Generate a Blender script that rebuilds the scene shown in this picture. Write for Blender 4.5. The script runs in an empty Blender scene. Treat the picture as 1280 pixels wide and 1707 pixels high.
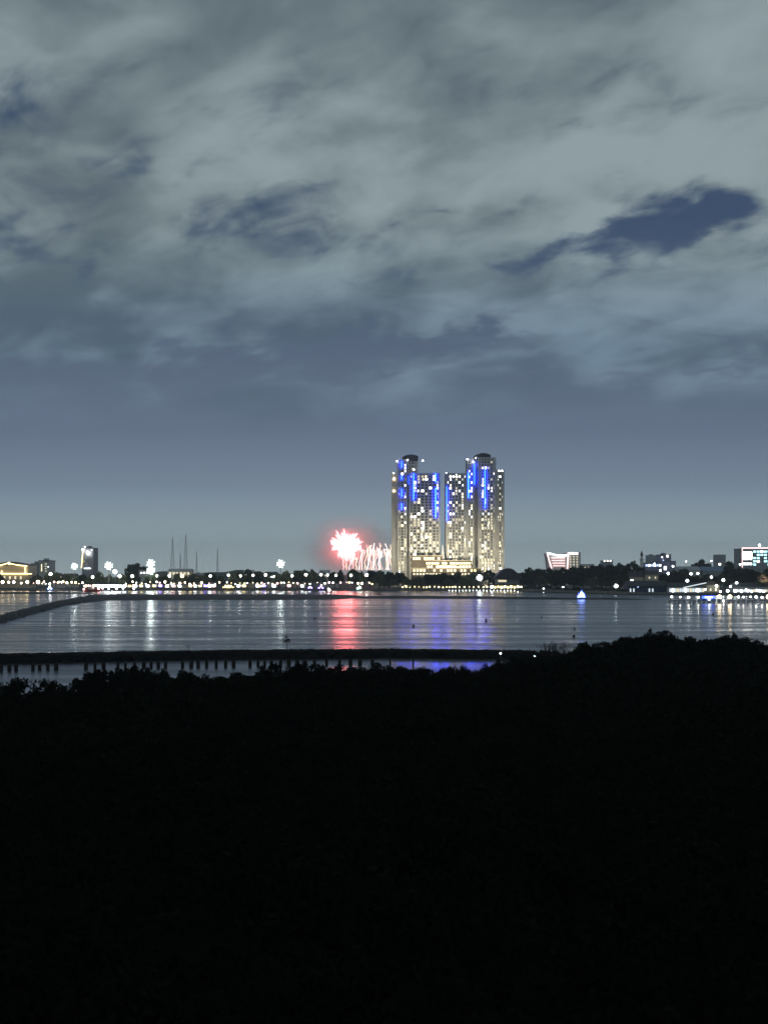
import bpy, math, random
import numpy as np
from mathutils import Vector, Matrix

random.seed(7)
rng = np.random.default_rng(7)
R = math.radians
sc = bpy.context.scene
C = sc.collection

# ------------------------------------------------------------------ camera
F = 1707.0          # focal length in photograph pixels
HZ = 958.0          # row of the horizon
CAMZ = 15.0         # a fourth-floor balcony above the mangroves
cam_d = bpy.data.cameras.new('camera')
cam_d.sensor_fit = 'VERTICAL'
cam_d.sensor_height = 36.0
cam_d.lens = 36.0
cam_d.shift_y = (HZ - 853.5) / 1707.0
cam_d.clip_start = 0.5
cam_d.clip_end = 20000
cam = bpy.data.objects.new('camera', cam_d)
cam.location = (0, 0, CAMZ)
cam.rotation_euler = (R(90), 0, 0)
C.objects.link(cam)
sc.camera = cam


def X(px, Y): return (px - 640.0) / F * Y
def Z(py, Y): return CAMZ - (py - HZ) / F * Y
def S(n, Y): return n * Y / F
def DW(py, z=0.0): return (CAMZ - z) * F / (py - HZ)      # distance of a point at height z seen on row py


# ------------------------------------------------------------------ world: night sky with city-lit clouds
world = bpy.data.worlds.new('World')
sc.world = world
world.use_nodes = True
wt = world.node_tree
wt.nodes.clear()


def wn(t, **kw):
    n = wt.nodes.new(t)
    for k, v in kw.items():
        setattr(n, k, v)
    return n


def wset(n, i, v):
    if isinstance(v, (int, float)):
        n.inputs[i].default_value = v
    elif isinstance(v, tuple):
        n.inputs[i].default_value = v
    else:
        wt.links.new(v, n.inputs[i])


def wm(op, a, b=0.0, c=None):
    n = wn('ShaderNodeMath', operation=op)
    wset(n, 0, a); wset(n, 1, b)
    if c is not None: wset(n, 2, c)
    return n.outputs[0]


def wv(op, a, b):
    n = wn('ShaderNodeVectorMath', operation=op)
    wset(n, 0, a); wset(n, 1, b)
    return n.outputs['Value'] if op in ('DOT_PRODUCT', 'LENGTH') else n.outputs[0]


def wstep(v, lo, hi, a=0.0, b=1.0):
    n = wn('ShaderNodeMapRange', interpolation_type='SMOOTHSTEP')
    wset(n, 0, v)
    for i, q in enumerate((lo, hi, a, b)): n.inputs[i + 1].default_value = q
    return n.outputs[0]


def wmix(f, a, b):
    n = wn('ShaderNodeMix', data_type='RGBA')
    wset(n, 0, f); wset(n, 6, a); wset(n, 7, b)
    return n.outputs[2]


def wnoise(vec, scale, detail=5, rough=0.55, dist=0.0):
    n = wn('ShaderNodeTexNoise')
    wt.links.new(vec, n.inputs['Vector'])
    n.inputs['Scale'].default_value = scale
    n.inputs['Detail'].default_value = detail
    n.inputs['Roughness'].default_value = rough
    n.inputs['Distortion'].default_value = dist
    return n


tc = wn('ShaderNodeTexCoord')
sx = wn('ShaderNodeSeparateXYZ')
wt.links.new(tc.outputs['Generated'], sx.inputs[0])
dx, dy, dz = sx.outputs[0], sx.outputs[1], wm('MAXIMUM', sx.outputs[2], 0.0)
ys = wm('MAXIMUM', dy, 0.08)
ta, tb = wm('DIVIDE', dx, ys), wm('DIVIDE', dz, ys)
zz = wm('ADD', dz, 0.34)
cu, cv_ = wm('DIVIDE', dx, zz), wm('DIVIDE', dy, zz)
cvec = wn('ShaderNodeCombineXYZ')
wset(cvec, 0, wm('MULTIPLY', cu, 0.80)); wset(cvec, 1, wm('ADD', cv_, wm('MULTIPLY', cu, 0.22))); cvec.inputs[2].default_value = 3.7
cl = cvec.outputs[0]
nwarp = wnoise(cl, 8.0, 6, 0.58)
nbig = wnoise(cl, 3.2, 5, 0.50, 0.4)
nfine = wnoise(cl, 17.0, 5, 0.52, 0.6)
nmid = wnoise(cl, 7.5, 5, 0.50, 0.7)
nshade = wnoise(cl, 4.2, 4, 0.46, 0.5)
# ragged sky coordinates
ab = wn('ShaderNodeCombineXYZ')
wset(ab, 0, ta); wset(ab, 1, tb)
off = wv('SUBTRACT', nwarp.outputs['Color'], (0.5, 0.5, 0.5))
off = wv('MULTIPLY', off, (0.17, 0.11, 0.0))
abw = wv('ADD', ab.outputs[0], off)


def blob(px, py, wx, wy, w, vec=None):
    d = wv('SUBTRACT', vec or abw, ((px - 640) / F, (HZ - py) / F, 0.0))
    d = wv('MULTIPLY', d, (F / wx, F / wy, 0.0))
    q = wv('DOT_PRODUCT', d, d)
    return wm('MULTIPLY', wm('EXPONENT', wm('MULTIPLY', q, -1.0)), w)


cov = wm('ADD', 0.86, wm('MULTIPLY', wm('SUBTRACT', nbig.outputs[0], 0.5), 1.5))
cov = wm('ADD', cov, wm('MULTIPLY', wm('SUBTRACT', nfine.outputs[0], 0.5), 1.7))
cov = wm('ADD', cov, wm('MULTIPLY', wm('SUBTRACT', nmid.outputs[0], 0.5), 2.0))
for b_ in [(1075, 372, 120, 44, -0.98), (865, 428, 80, 28, -0.80), (1180, 350, 85, 22, -0.6), (1090, 435, 60, 28, -0.5),
           (985, 405, 80, 26, -0.6),
           (440, 612, 330, 34, -0.95), (700, 575, 180, 26, -0.85), (60, 640, 200, 24, -0.5), (830, 545, 120, 15, -0.5),
           (720, 365, 40, 16, -0.6), (1150, 622, 260, 11, -0.5), (40, 385, 150, 42, -0.38), (180, 275, 70, 20, -0.42), (120, 450, 35, 18, -0.6), (40, 165, 50, 16, -0.3), (560, 470, 90, 14, -0.4), (900, 510, 60, 12, -0.5), (1100, 540, 110, 9, -0.5), (640, 0, 2000, 190, 0.55),
           (690, 85, 40, 60, -0.2), (1255, 110, 60, 50, -0.1), (160, 120, 60, 50, -0.22), (560, 130, 70, 30, -0.2),
           (700, 300, 260, 80, 0.6), (300, 500, 300, 70, 0.35), (1000, 520, 300, 60, 0.35), (1000, 250, 300, 60, 0.4),
           (900, 610, 300, 26, 0.35), (1190, 425, 45, 24, 0.8), (950, 365, 40, 30, 0.7), (1130, 340, 30, 14, 0.35)]:
    cov = wm('ADD', cov, blob(*b_))
alpha = wstep(cov, -0.05, 1.02)
# the cloud deck thins out into haze towards the horizon
alpha = wm('MULTIPLY', alpha, wstep(wm('ADD', tb, wm('MULTIPLY', wm('SUBTRACT', nbig.outputs[0], 0.5), 0.07)), 0.135, 0.215))
# clear air behind: dark blue high up, city glow low down
ramp = wn('ShaderNodeValToRGB')
wset(ramp, 0, wm('MULTIPLY', tb, 1.6))
els = ramp.color_ramp.elements
els[0].position = 0.0; els[0].color = (0.490, 0.595, 0.620, 1)
els[1].position = 1.0; els[1].color = (0.045, 0.070, 0.130, 1)
for p_, c_ in ((0.06, (0.352, 0.445, 0.488, 1)), (0.14, (0.198, 0.262, 0.345, 1)), (0.22, (0.138, 0.180, 0.262, 1)),
               (0.31, (0.110, 0.148, 0.216, 1)), (0.42, (0.078, 0.112, 0.182, 1)), (0.56, (0.046, 0.078, 0.146, 1))):
    e = els.new(p_); e.color = c_
# cloud undersides lit by the town
shade = wm('ADD', wm('MULTIPLY', nshade.outputs[0], 1.3), wm('ADD', wm('MULTIPLY', wm('SUBTRACT', nfine.outputs[0], 0.5), 0.28), wm('MULTIPLY', wm('SUBTRACT', nmid.outputs[0], 0.5), 0.8)))
for b_ in [(720, 325, 170, 60, 0.28), (1020, 250, 260, 55, 0.28), (400, 250, 150, 60, 0.20), (980, 370, 70, 45, 0.22),
           (620, 280, 120, 50, 0.10), (150, 130, 150, 80, -0.08), (560, 130, 100, 40, -0.12), (700, 80, 70, 100, -0.12),
           (1150, 170, 130, 50, -0.10), (40, 480, 260, 130, -0.16), (350, 540, 300, 60, -0.06), (640, -20, 900, 110, -0.06)]:
    shade = wm('ADD', shade, blob(*b_))
ccol = wmix(wstep(shade, 0.30, 1.02), (0.118, 0.160, 0.182, 1.0), (0.285, 0.355, 0.375, 1.0))
ccol = wmix(wstep(tb, 0.36, 0.21), ccol, wv('MULTIPLY', ccol, (0.66, 0.77, 0.95)))
skycol = wmix(alpha, ramp.outputs[0], ccol)
sky = wn('ShaderNodeTexSky', sky_type='NISHITA')
sky.sun_disc = False
sky.sun_elevation = R(-6)
sky.sun_rotation = R(200)
bg1 = wn('ShaderNodeBackground'); wset(bg1, 0, sky.outputs[0]); bg1.inputs[1].default_value = 0.05
bg2 = wn('ShaderNodeBackground'); wset(bg2, 0, skycol); bg2.inputs[1].default_value = 1.0
add = wn('ShaderNodeAddShader'); wt.links.new(bg1.outputs[0], add.inputs[0]); wt.links.new(bg2.outputs[0], add.inputs[1])
wo = wn('ShaderNodeOutputWorld'); wt.links.new(add.outputs[0], wo.inputs[0])

# ------------------------------------------------------------------ faint moon behind the cloud
sun_d = bpy.data.lights.new('moon_light', 'SUN')
sun_d.energy = 0.015
sun_d.angle = R(20)
sun_d.color = (0.85, 0.92, 1.0)
sun = bpy.data.objects.new('moon_light', sun_d)
sun.rotation_euler = (R(35), 0, R(20))
C.objects.link(sun)

# ------------------------------------------------------------------ exposure, sampling
vs = sc.view_settings
vs.view_transform = 'Standard'; vs.look = 'None'; vs.exposure = 0.0; vs.gamma = 1.0
cy = sc.cycles
cy.use_denoising = True
cy.use_light_tree = True
cy.max_bounces = 6; cy.diffuse_bounces = 2; cy.glossy_bounces = 3; cy.transmission_bounces = 3
cy.volume_bounces = 0; cy.transparent_max_bounces = 6
cy.sample_clamp_indirect = 4.0
cy.caustics_reflective = False; cy.caustics_refractive = False

# ------------------------------------------------------------------ materials
MATS = {}


def nmat(name):
    m = bpy.data.materials.new(name); m.use_nodes = True
    return m, m.node_tree, m.node_tree.nodes['Principled BSDF']


def surf(name, col, rough=0.8, var=0.25, scale=0.6, bump=0.0, metal=0.0, spec=0.3, stretch=(1, 1, 1)):
    """plain procedural surface: two-scale noise on the base colour, optional fine relief"""
    m, t, b = nmat(name)
    tcn = t.nodes.new('ShaderNodeTexCoord')
    mp = t.nodes.new('ShaderNodeMapping'); mp.inputs['Scale'].default_value = stretch
    t.links.new(tcn.outputs['Object'], mp.inputs[0])
    n = t.nodes.new('ShaderNodeTexNoise'); n.inputs['Scale'].default_value = scale; n.inputs['Detail'].default_value = 6
    t.links.new(mp.outputs[0], n.inputs['Vector'])
    r = t.nodes.new('ShaderNodeValToRGB')
    lo = [c * (1 - var) for c in col]; hi = [min(1, c * (1 + var)) for c in col]
    r.color_ramp.elements[0].position = 0.3; r.color_ramp.elements[0].color = (*lo, 1)
    r.color_ramp.elements[1].position = 0.7; r.color_ramp.elements[1].color = (*hi, 1)
    t.links.new(n.outputs[0], r.inputs[0]); t.links.new(r.outputs[0], b.inputs['Base Color'])
    b.inputs['Roughness'].default_value = rough; b.inputs['Metallic'].default_value = metal
    b.inputs['Specular IOR Level'].default_value = spec
    if bump:
        bn = t.nodes.new('ShaderNodeBump'); bn.inputs['Strength'].default_value = bump
        t.links.new(n.outputs[0], bn.inputs['Height']); t.links.new(bn.outputs[0], b.inputs['Normal'])
    MATS[name] = m
    return m


def glow(name, col, strength, sample=True):
    m, t, b = nmat(name)
    b.inputs['Base Color'].default_value = (0.6, 0.6, 0.6, 1)
    b.inputs['Emission Color'].default_value = (*col, 1)
    b.inputs['Emission Strength'].default_value = strength
    if not sample: m.cycles.emission_sampling = 'NONE'
    MATS[name] = m
    return m


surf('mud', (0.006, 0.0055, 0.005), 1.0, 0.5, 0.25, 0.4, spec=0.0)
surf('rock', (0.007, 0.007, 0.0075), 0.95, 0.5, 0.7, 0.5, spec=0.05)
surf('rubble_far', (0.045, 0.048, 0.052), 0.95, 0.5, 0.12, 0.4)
surf('land', (0.040, 0.042, 0.038), 0.95, 0.4, 0.05)
surf('quay', (0.20, 0.20, 0.19), 0.85, 0.3, 0.4)
surf('timber', (0.016, 0.013, 0.011), 0.9, 0.4, 3.0, 0.3, stretch=(4, 4, 0.6))
surf('leaf_dark', (0.030, 0.040, 0.020), 0.75, 0.45, 0.5, spec=0.05)
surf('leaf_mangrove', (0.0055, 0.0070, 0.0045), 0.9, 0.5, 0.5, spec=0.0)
surf('leaf_mid', (0.085, 0.105, 0.055), 0.7, 0.45, 0.4, spec=0.1)
surf('leaf_pink', (0.45, 0.16, 0.20), 0.7, 0.35, 0.4, spec=0.1)
surf('bark', (0.05, 0.04, 0.03), 0.95, 0.4, 1.5, 0.4)
surf('bark_dark', (0.018, 0.015, 0.012), 0.95, 0.4, 1.5, 0.4, spec=0.0)
surf('render_pale', (0.56, 0.55, 0.52), 0.8, 0.12, 0.15)
surf('render_white', (0.72, 0.72, 0.70), 0.75, 0.1, 0.2)
surf('render_cream', (0.55, 0.48, 0.36), 0.8, 0.15, 0.2)
surf('render_grey', (0.30, 0.31, 0.33), 0.8, 0.2, 0.2)
surf('render_dark', (0.13, 0.11, 0.085), 0.8, 0.2, 0.2)
surf('render_navy', (0.035, 0.05, 0.10), 0.7, 0.3, 0.3)
surf('render_violet_lit', (0.30, 0.28, 0.42), 0.8, 0.2, 0.2)  # violet light falling on the walls, put into their colour
surf('roof_dark', (0.045, 0.048, 0.055), 0.7, 0.3, 0.3)
surf('roof_metal', (0.32, 0.34, 0.36), 0.55, 0.2, 0.5, stretch=(3, 0.3, 1))
surf('roof_blue', (0.14, 0.20, 0.30), 0.6, 0.2, 0.5)
surf('roof_brown', (0.10, 0.075, 0.06), 0.8, 0.3, 0.6)
surf('glass_dark', (0.060, 0.066, 0.082), 0.22, 0.4, 0.3, spec=0.5)
surf('steel', (0.22, 0.23, 0.24), 0.5, 0.2, 2.0, metal=0.6)
surf('steel_dark', (0.05, 0.052, 0.055), 0.6, 0.2, 2.0)
surf('hull_white', (0.6, 0.6, 0.6), 0.5, 0.15, 0.8)
surf('hull_red', (0.35, 0.06, 0.05), 0.5, 0.2, 0.8)
surf('hull_yellow', (0.62, 0.42, 0.06), 0.5, 0.2, 0.8)
surf('hull_blue', (0.06, 0.12, 0.35), 0.5, 0.2, 0.8)
surf('buoy_black', (0.015, 0.015, 0.016), 0.5, 0.2, 2.0)
surf('tarp_blue', (0.07, 0.10, 0.25), 0.7, 0.3, 1.0)
surf('tarp_orange', (0.4, 0.18, 0.06), 0.7, 0.3, 1.0)
surf('tarp_white', (0.55, 0.55, 0.55), 0.7, 0.2, 1.0)

glow('lamp_white', (0.90, 1.0, 1.0), 18)
glow('lamp_flood', (0.86, 1.0, 0.98), 30)
glow('lamp_halo', (0.86, 1.0, 0.98), 1.5)  # weak emission standing in for the glare round a floodlight
glow('lamp_warm', (1.0, 0.74, 0.48), 13)
glow('lamp_warm_big', (1.0, 0.74, 0.42), 26)
glow('lamp_street', (1.0, 0.96, 0.88), 22)
glow('lamp_yellow', (1.0, 0.80, 0.34), 7)
glow('lamp_small', (0.93, 0.97, 1.0), 22)
glow('lamp_pink', (1.0, 0.55, 0.55), 9)
glow('lamp_violet', (0.35, 0.22, 1.0), 9)
glow('lamp_green', (0.45, 1.0, 0.85), 7)
glow('led_blue', (0.02, 0.30, 1.0), 1.0)
MATS['led_blue'].node_tree.nodes['Principled BSDF'].inputs['Emission Color'].default_value = (0.0028, 0.022, 1, 1)
MATS['led_blue'].node_tree.nodes['Principled BSDF'].inputs['Emission Strength'].default_value = 44
glow('led_blue_white', (0.20, 0.30, 1.0), 9)
glow('sign_blue', (0.03, 0.08, 1.0), 5.0)
glow('win_soft', (0.80, 0.93, 1.0), 0.9, False)
glow('led_white', (0.82, 0.93, 1.0), 5.0)
glow('led_warm', (1.0, 0.75, 0.32), 5.0)
glow('led_pink', (1.0, 0.66, 0.66), 2.0)
glow('led_cyan', (0.45, 0.90, 1.0), 2.2)
glow('win_warm', (1.0, 0.82, 0.46), 3.4, False)
glow('win_white', (0.92, 0.97, 1.0), 5.0, False)
glow('win_bright', (1.0, 0.97, 0.86), 9.0, False)
glow('win_yellow', (1.0, 0.82, 0.35), 2.2, False)
glow('win_dim', (0.98, 0.84, 0.56), 0.95, False)
glow('win_blue', (0.45, 0.60, 1.0), 1.8, False)
glow('firework_core', (1.0, 0.17, 0.17), 24)
glow('firework_ray', (1.0, 0.20, 0.20), 11)
glow('firework_tip', (1.0, 0.32, 0.33), 3.2)
glow('fountain_pink', (1.0, 0.52, 0.48), 2.4)
glow('fountain_gold', (1.0, 0.78, 0.52), 1.8)
glow('fountain_white', (1.0, 0.86, 0.82), 2.6)


def water_mat(name, rough, bump):
    m, t, b = nmat(name)
    b.inputs['Base Color'].default_value = (0.006, 0.009, 0.012, 1)
    b.inputs['IOR'].default_value = 1.33
    g = t.nodes.new('ShaderNodeNewGeometry')
    mp = t.nodes.new('ShaderNodeMapping'); mp.inputs['Scale'].default_value = (0.010, 0.085, 1)
    mp.inputs['Rotation'].default_value = (0, 0, R(4))
    t.links.new(g.outputs['Position'], mp.inputs[0])
    n1 = t.nodes.new('ShaderNodeTexNoise'); n1.inputs['Scale'].default_value = 1.0; n1.inputs['Detail'].default_value = 5
    n1.inputs['Distortion'].default_value = 0.6
    t.links.new(mp.outputs[0], n1.inputs['Vector'])
    mp2 = t.nodes.new('ShaderNodeMapping'); mp2.inputs['Scale'].default_value = (0.16, 0.5, 1)
    t.links.new(g.outputs['Position'], mp2.inputs[0])
    n2 = t.nodes.new('ShaderNodeTexNoise'); n2.inputs['Scale'].default_value = 1.0; n2.inputs['Detail'].default_value = 4
    t.links.new(mp2.outputs[0], n2.inputs['Vector'])
    # ruffled and slick patches
    r = t.nodes.new('ShaderNodeMapRange'); r.inputs[1].default_value = 0.32; r.inputs[2].default_value = 0.68
    r.inputs[3].default_value = rough * 0.6; r.inputs[4].default_value = rough * 1.4
    t.links.new(n1.outputs[0], r.inputs[0]); t.links.new(r.outputs[0], b.inputs['Roughness'])
    b1 = t.nodes.new('ShaderNodeBump'); b1.inputs['Strength'].default_value = 1.0; b1.inputs['Distance'].default_value = bump
    t.links.new(n1.outputs[0], b1.inputs['Height'])
    b2 = t.nodes.new('ShaderNodeBump'); b2.inputs['Strength'].default_value = 1.0; b2.inputs['Distance'].default_value = bump * 0.10
    t.links.new(n2.outputs[0], b2.inputs['Height']); t.links.new(b1.outputs[0], b2.inputs['Normal'])
    t.links.new(b2.outputs[0], b.inputs['Normal'])
    MATS[name] = m


water_mat('water_bay', 0.21, 0.42)
water_mat('water_calm', 0.19, 0.12)

# ------------------------------------------------------------------ mesh helpers
ORG = {}


class MB:
    def __init__(s): s.v = []; s.f = []

    def box(s, x0, x1, y0, y1, z0, z1):
        i = len(s.v)
        s.v += [(x0, y0, z0), (x1, y0, z0), (x1, y1, z0), (x0, y1, z0), (x0, y0, z1), (x1, y0, z1), (x1, y1, z1), (x0, y1, z1)]
        s.f += [tuple(i + k for k in q) for q in ((3, 2, 1, 0), (4, 5, 6, 7), (0, 1, 5, 4), (1, 2, 6, 5), (2, 3, 7, 6), (3, 0, 4, 7))]
        return s

    def prism(s, poly, y0, y1):          # poly in x,z, extruded in y
        i = len(s.v); n = len(poly)
        s.v += [(x, y0, z) for x, z in poly] + [(x, y1, z) for x, z in poly]
        s.f += [tuple(i + k for k in range(n)), tuple(i + n + k for k in reversed(range(n)))]
        for k in range(n): s.f.append((i + k, i + n + k, i + n + (k + 1) % n, i + (k + 1) % n))
        return s

    def tube(s, pts, rad, n=6, cap=True):
        i0 = len(s.v)
        for k, p in enumerate(pts):
            p = Vector(p)
            a = Vector(pts[max(k - 1, 0)]); b = Vector(pts[min(k + 1, len(pts) - 1)])
            d = (b - a).normalized()
            u = d.orthogonal().normalized(); w = d.cross(u)
            r = rad[k] if isinstance(rad, (list, tuple)) else rad
            for j in range(n):
                t = 2 * math.pi * j / n
                s.v.append(tuple(p + u * (r * math.cos(t)) + w * (r * math.sin(t))))
        for k in range(len(pts) - 1):
            for j in range(n):
                a = i0 + k * n + j; b = i0 + k * n + (j + 1) % n
                s.f.append((a, b, b + n, a + n))
        if cap:
            s.f.append(tuple(i0 + j for j in reversed(range(n))))
            e = i0 + (len(pts) - 1) * n
            s.f.append(tuple(e + j for j in range(n)))
        return s

    def ball(s, c, r, seg=8, rings=6, sz=1.0):
        i0 = len(s.v)
        s.v.append((c[0], c[1], c[2] - r * sz))
        for k in range(1, rings):
            ph = -math.pi / 2 + math.pi * k / rings
            for j in range(seg):
                t = 2 * math.pi * j / seg
                s.v.append((c[0] + r * math.cos(ph) * math.cos(t), c[1] + r * math.cos(ph) * math.sin(t), c[2] + r * sz * math.sin(ph)))
        s.v.append((c[0], c[1], c[2] + r * sz)); top = len(s.v) - 1
        for j in range(seg): s.f.append((i0, i0 + 1 + (j + 1) % seg, i0 + 1 + j))
        for k in range(rings - 2):
            for j in range(seg):
                a = i0 + 1 + k * seg + j; b = i0 + 1 + k * seg + (j + 1) % seg
                s.f.append((a, b, b + seg, a + seg))
        e = i0 + 1 + (rings - 2) * seg
        for j in range(seg): s.f.append((e + j, e + (j + 1) % seg, top))
        return s

    def build(s, name, mat, parent=None, smooth=False, loc=None):
        me = bpy.data.meshes.new(name)
        o_ = ORG.get(parent.name, (0, 0, 0)) if parent else (loc or (0, 0, 0))
        me.from_pydata([(v[0] - o_[0], v[1] - o_[1], v[2] - o_[2]) for v in s.v], [], s.f)
        me.materials.append(MATS[mat])
        if smooth: me.shade_smooth()
        o = bpy.data.objects.new(name, me); C.objects.link(o)
        if parent:
            o.parent = parent; ORG[o.name] = o_
        elif loc:
            o.location = loc; ORG[o.name] = loc
        return o


def tag(o, label, cat, group=None):
    o['label'] = label; o['category'] = cat
    if group: o['group'] = group
    return o


def struct(o): o['kind'] = 'structure'; return o
def stuff(o): o['kind'] = 'stuff'; return o


def thing(name, label, cat, loc, group=None):
    o = bpy.data.objects.new(name, None); C.objects.link(o)
    o.location = loc; o.empty_display_size = 0.5
    ORG[o.name] = tuple(loc)
    return tag(o, label, cat, group)


def put(name, mesh, parent, loc, scale=None, rot=None):
    o = bpy.data.objects.new(name, mesh); C.objects.link(o)
    if parent: o.parent = parent
    o.location = loc
    if scale: o.scale = scale
    if rot: o.rotation_euler = rot
    return o


def copy_tree(o, parent=None):
    c = o.copy(); C.objects.link(c); c.parent = parent
    for ch in o.children: copy_tree(ch, c)
    return c


def again(o, loc, rz=0.0, scale=1.0, label=None, group=None):
    c = copy_tree(o)
    c.location = loc; c.rotation_euler.z = rz
    c.scale = scale if isinstance(scale, tuple) else (scale,) * 3
    if label: c['label'] = label
    if group: c['group'] = group
    return c


def quads_mesh(name, P, mat):
    """P: (n,4,3) array of quads -> mesh"""
    n = len(P)
    me = bpy.data.meshes.new(name)
    me.vertices.add(n * 4); me.vertices.foreach_set('co', P.reshape(-1).astype(np.float32))
    me.loops.add(n * 4); me.loops.foreach_set('vertex_index', np.arange(n * 4, dtype=np.int32))
    me.polygons.add(n); me.polygons.foreach_set('loop_start', np.arange(0, n * 4, 4, dtype=np.int32))
    me.materials.append(MATS[mat]); me.update(calc_edges=True); me.validate()
    return me


def leaf_quads(cent, size, flat=0.0, asp=0.55):
    n = len(cent)
    a = rng.normal(size=(n, 3)); a[:, 2] *= (1 - flat); a /= np.linalg.norm(a, axis=1)[:, None]
    b = rng.normal(size=(n, 3)); b -= (b * a).sum(1)[:, None] * a; b /= np.linalg.norm(b, axis=1)[:, None]
    s = np.asarray(size).reshape(-1, 1) * np.ones((n, 1))
    a = a * s * 0.5; b = b * s * asp * 0.5
    return np.stack([cent - a, cent + b * 0.9, cent + a, cent - b * 0.9], axis=1)


# ------------------------------------------------------------------ setting: sea, land, banks
LZ = 1.5
m = MB(); m.v = [(-7000, 189, 0), (7000, 189, 0), (7000, 6000, 0), (-7000, 6000, 0)]; m.f = [(0, 1, 2, 3)]
struct(m.build('water', 'water_bay'))
m = MB(); m.v = [(-400, -60, 0), (400, -60, 0), (400, 188.99, 0), (-400, 188.99, 0)]; m.f = [(0, 1, 2, 3)]
struct(m.build('lagoon_water', 'water_calm'))

shore = [(-7000, 968), (X(-400, 966), 966), (X(640, 966), 966), (X(700, 958), 958), (X(868, 950), 950), (X(905, 900), 900),
         (X(990, 815), 815), (X(1045, 765), 765), (X(1300, 740), 740), (7000, 735)]
m = MB()
n = len(shore)
m.v = [(x, y, LZ) for x, y in shore] + [(x, y, -1.0) for x, y in shore] + [(7000, 5990, LZ), (-7000, 5990, LZ)]
m.f = [tuple(range(n)) + (2 * n, 2 * n + 1)] + [(i, n + i, n + i + 1, i + 1) for i in range(n - 1)]
struct(m.build('ground', 'land'))
# quay coping along the water
m = MB()
for (x0, y0), (x1, y1) in zip(shore[1:-1], shore[2:]):
    if x1 - x0 > 2000: x1, y1 = x0 + 900, y0
    i = len(m.v)
    m.v += [(x0, y0 - .35, LZ - 1.2), (x1, y1 - .35, LZ - 1.2), (x1, y1 - .35, LZ + .45), (x0, y0 - .35, LZ + .45),
            (x0, y0 + .5, LZ - 1.2), (x1, y1 + .5, LZ - 1.2), (x1, y1 + .5, LZ + .45), (x0, y0 + .5, LZ + .45)]
    m.f += [tuple(i + k for k in q) for q in ((0, 1, 2, 3), (5, 4, 7, 6), (3, 2, 6, 7), (4, 0, 3, 7), (1, 5, 6, 2))]
struct(m.build('quay_edge', 'quay'))


def bank(name, front, back, h, mat, seg=6.0, nc=8, rough=0.35, z0=-0.3):
    """low earth or rubble bank between a front and a back water line"""
    f = [Vector((x, y)) for x, y in front]; b = [Vector((x, y)) for x, y in back]
    rows = []
    for i in range(len(f) - 1):
        k = max(2, int((f[i + 1] - f[i]).length / seg))
        for j in range(k):
            t = j / k; rows.append((f[i].lerp(f[i + 1], t), b[i].lerp(b[i + 1], t)))
    rows.append((f[-1], b[-1]))
    m = MB()
    ns = len(rows)
    for i, (p, q) in enumerate(rows):
        endf = min(1.0, i / 4, (ns - 1 - i) / 4)
        for j in range(nc + 1):
            t = j / nc
            prof = min(1.0, (1 - abs(2 * t - 1)) * 2.6)
            c = p.lerp(q, t)
            w = random.uniform(-1, 1) * rough
            edge = 0 if 0 < j < nc else 1
            m.v.append((c.x + w * 1.5, c.y + random.uniform(-1, 1) * rough * 1.2,
                        z0 if edge else z0 + (h - z0) * prof * (0.35 + 0.65 * endf) + w * 0.55 * h))
    for i in range(ns - 1):
        for j in range(nc):
            a = i * (nc + 1) + j
            m.f.append((a, a + nc + 1, a + nc + 2, a + 1))
    return struct(m.build(name, mat))


def wpt(px, py, z=0.0):
    d = DW(py, z); return (X(px, d), d)


# near embankment
nb_f = [wpt(-60, 1107), wpt(0, 1105.5), wpt(200, 1101.5), wpt(400, 1098.5), wpt(640, 1096.5), wpt(830, 1098.5), wpt(930, 1101.5)]
nb_b = [(x * 1.05, y * 1.055) for x, y in nb_f]
bank('embankment', nb_f, nb_b, 1.05, 'rock', seg=1.2, nc=10, rough=0.16)
# wide mud bank in the middle of the bay, with an arm running off to the left
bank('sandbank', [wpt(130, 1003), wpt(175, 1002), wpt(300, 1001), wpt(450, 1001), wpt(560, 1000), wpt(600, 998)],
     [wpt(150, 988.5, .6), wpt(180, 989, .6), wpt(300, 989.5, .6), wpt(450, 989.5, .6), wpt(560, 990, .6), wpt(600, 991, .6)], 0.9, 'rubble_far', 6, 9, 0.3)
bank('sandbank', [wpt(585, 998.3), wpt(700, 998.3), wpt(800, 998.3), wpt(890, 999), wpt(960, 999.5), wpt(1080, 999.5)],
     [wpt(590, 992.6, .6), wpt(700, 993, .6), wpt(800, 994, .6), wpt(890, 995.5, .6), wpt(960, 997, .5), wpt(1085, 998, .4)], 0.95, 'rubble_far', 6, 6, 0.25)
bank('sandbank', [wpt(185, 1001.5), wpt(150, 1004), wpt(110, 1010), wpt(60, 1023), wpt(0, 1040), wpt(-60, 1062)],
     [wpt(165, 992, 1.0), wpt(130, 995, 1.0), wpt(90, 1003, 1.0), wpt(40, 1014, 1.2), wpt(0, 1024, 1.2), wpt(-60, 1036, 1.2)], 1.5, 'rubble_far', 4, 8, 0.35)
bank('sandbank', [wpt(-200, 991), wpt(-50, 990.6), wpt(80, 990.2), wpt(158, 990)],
     [wpt(-200, 987, .5), wpt(-50, 987, .5), wpt(80, 987, .5), wpt(158, 987, .5)], 0.9, 'rubble_far', 6, 6, 0.25)

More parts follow.
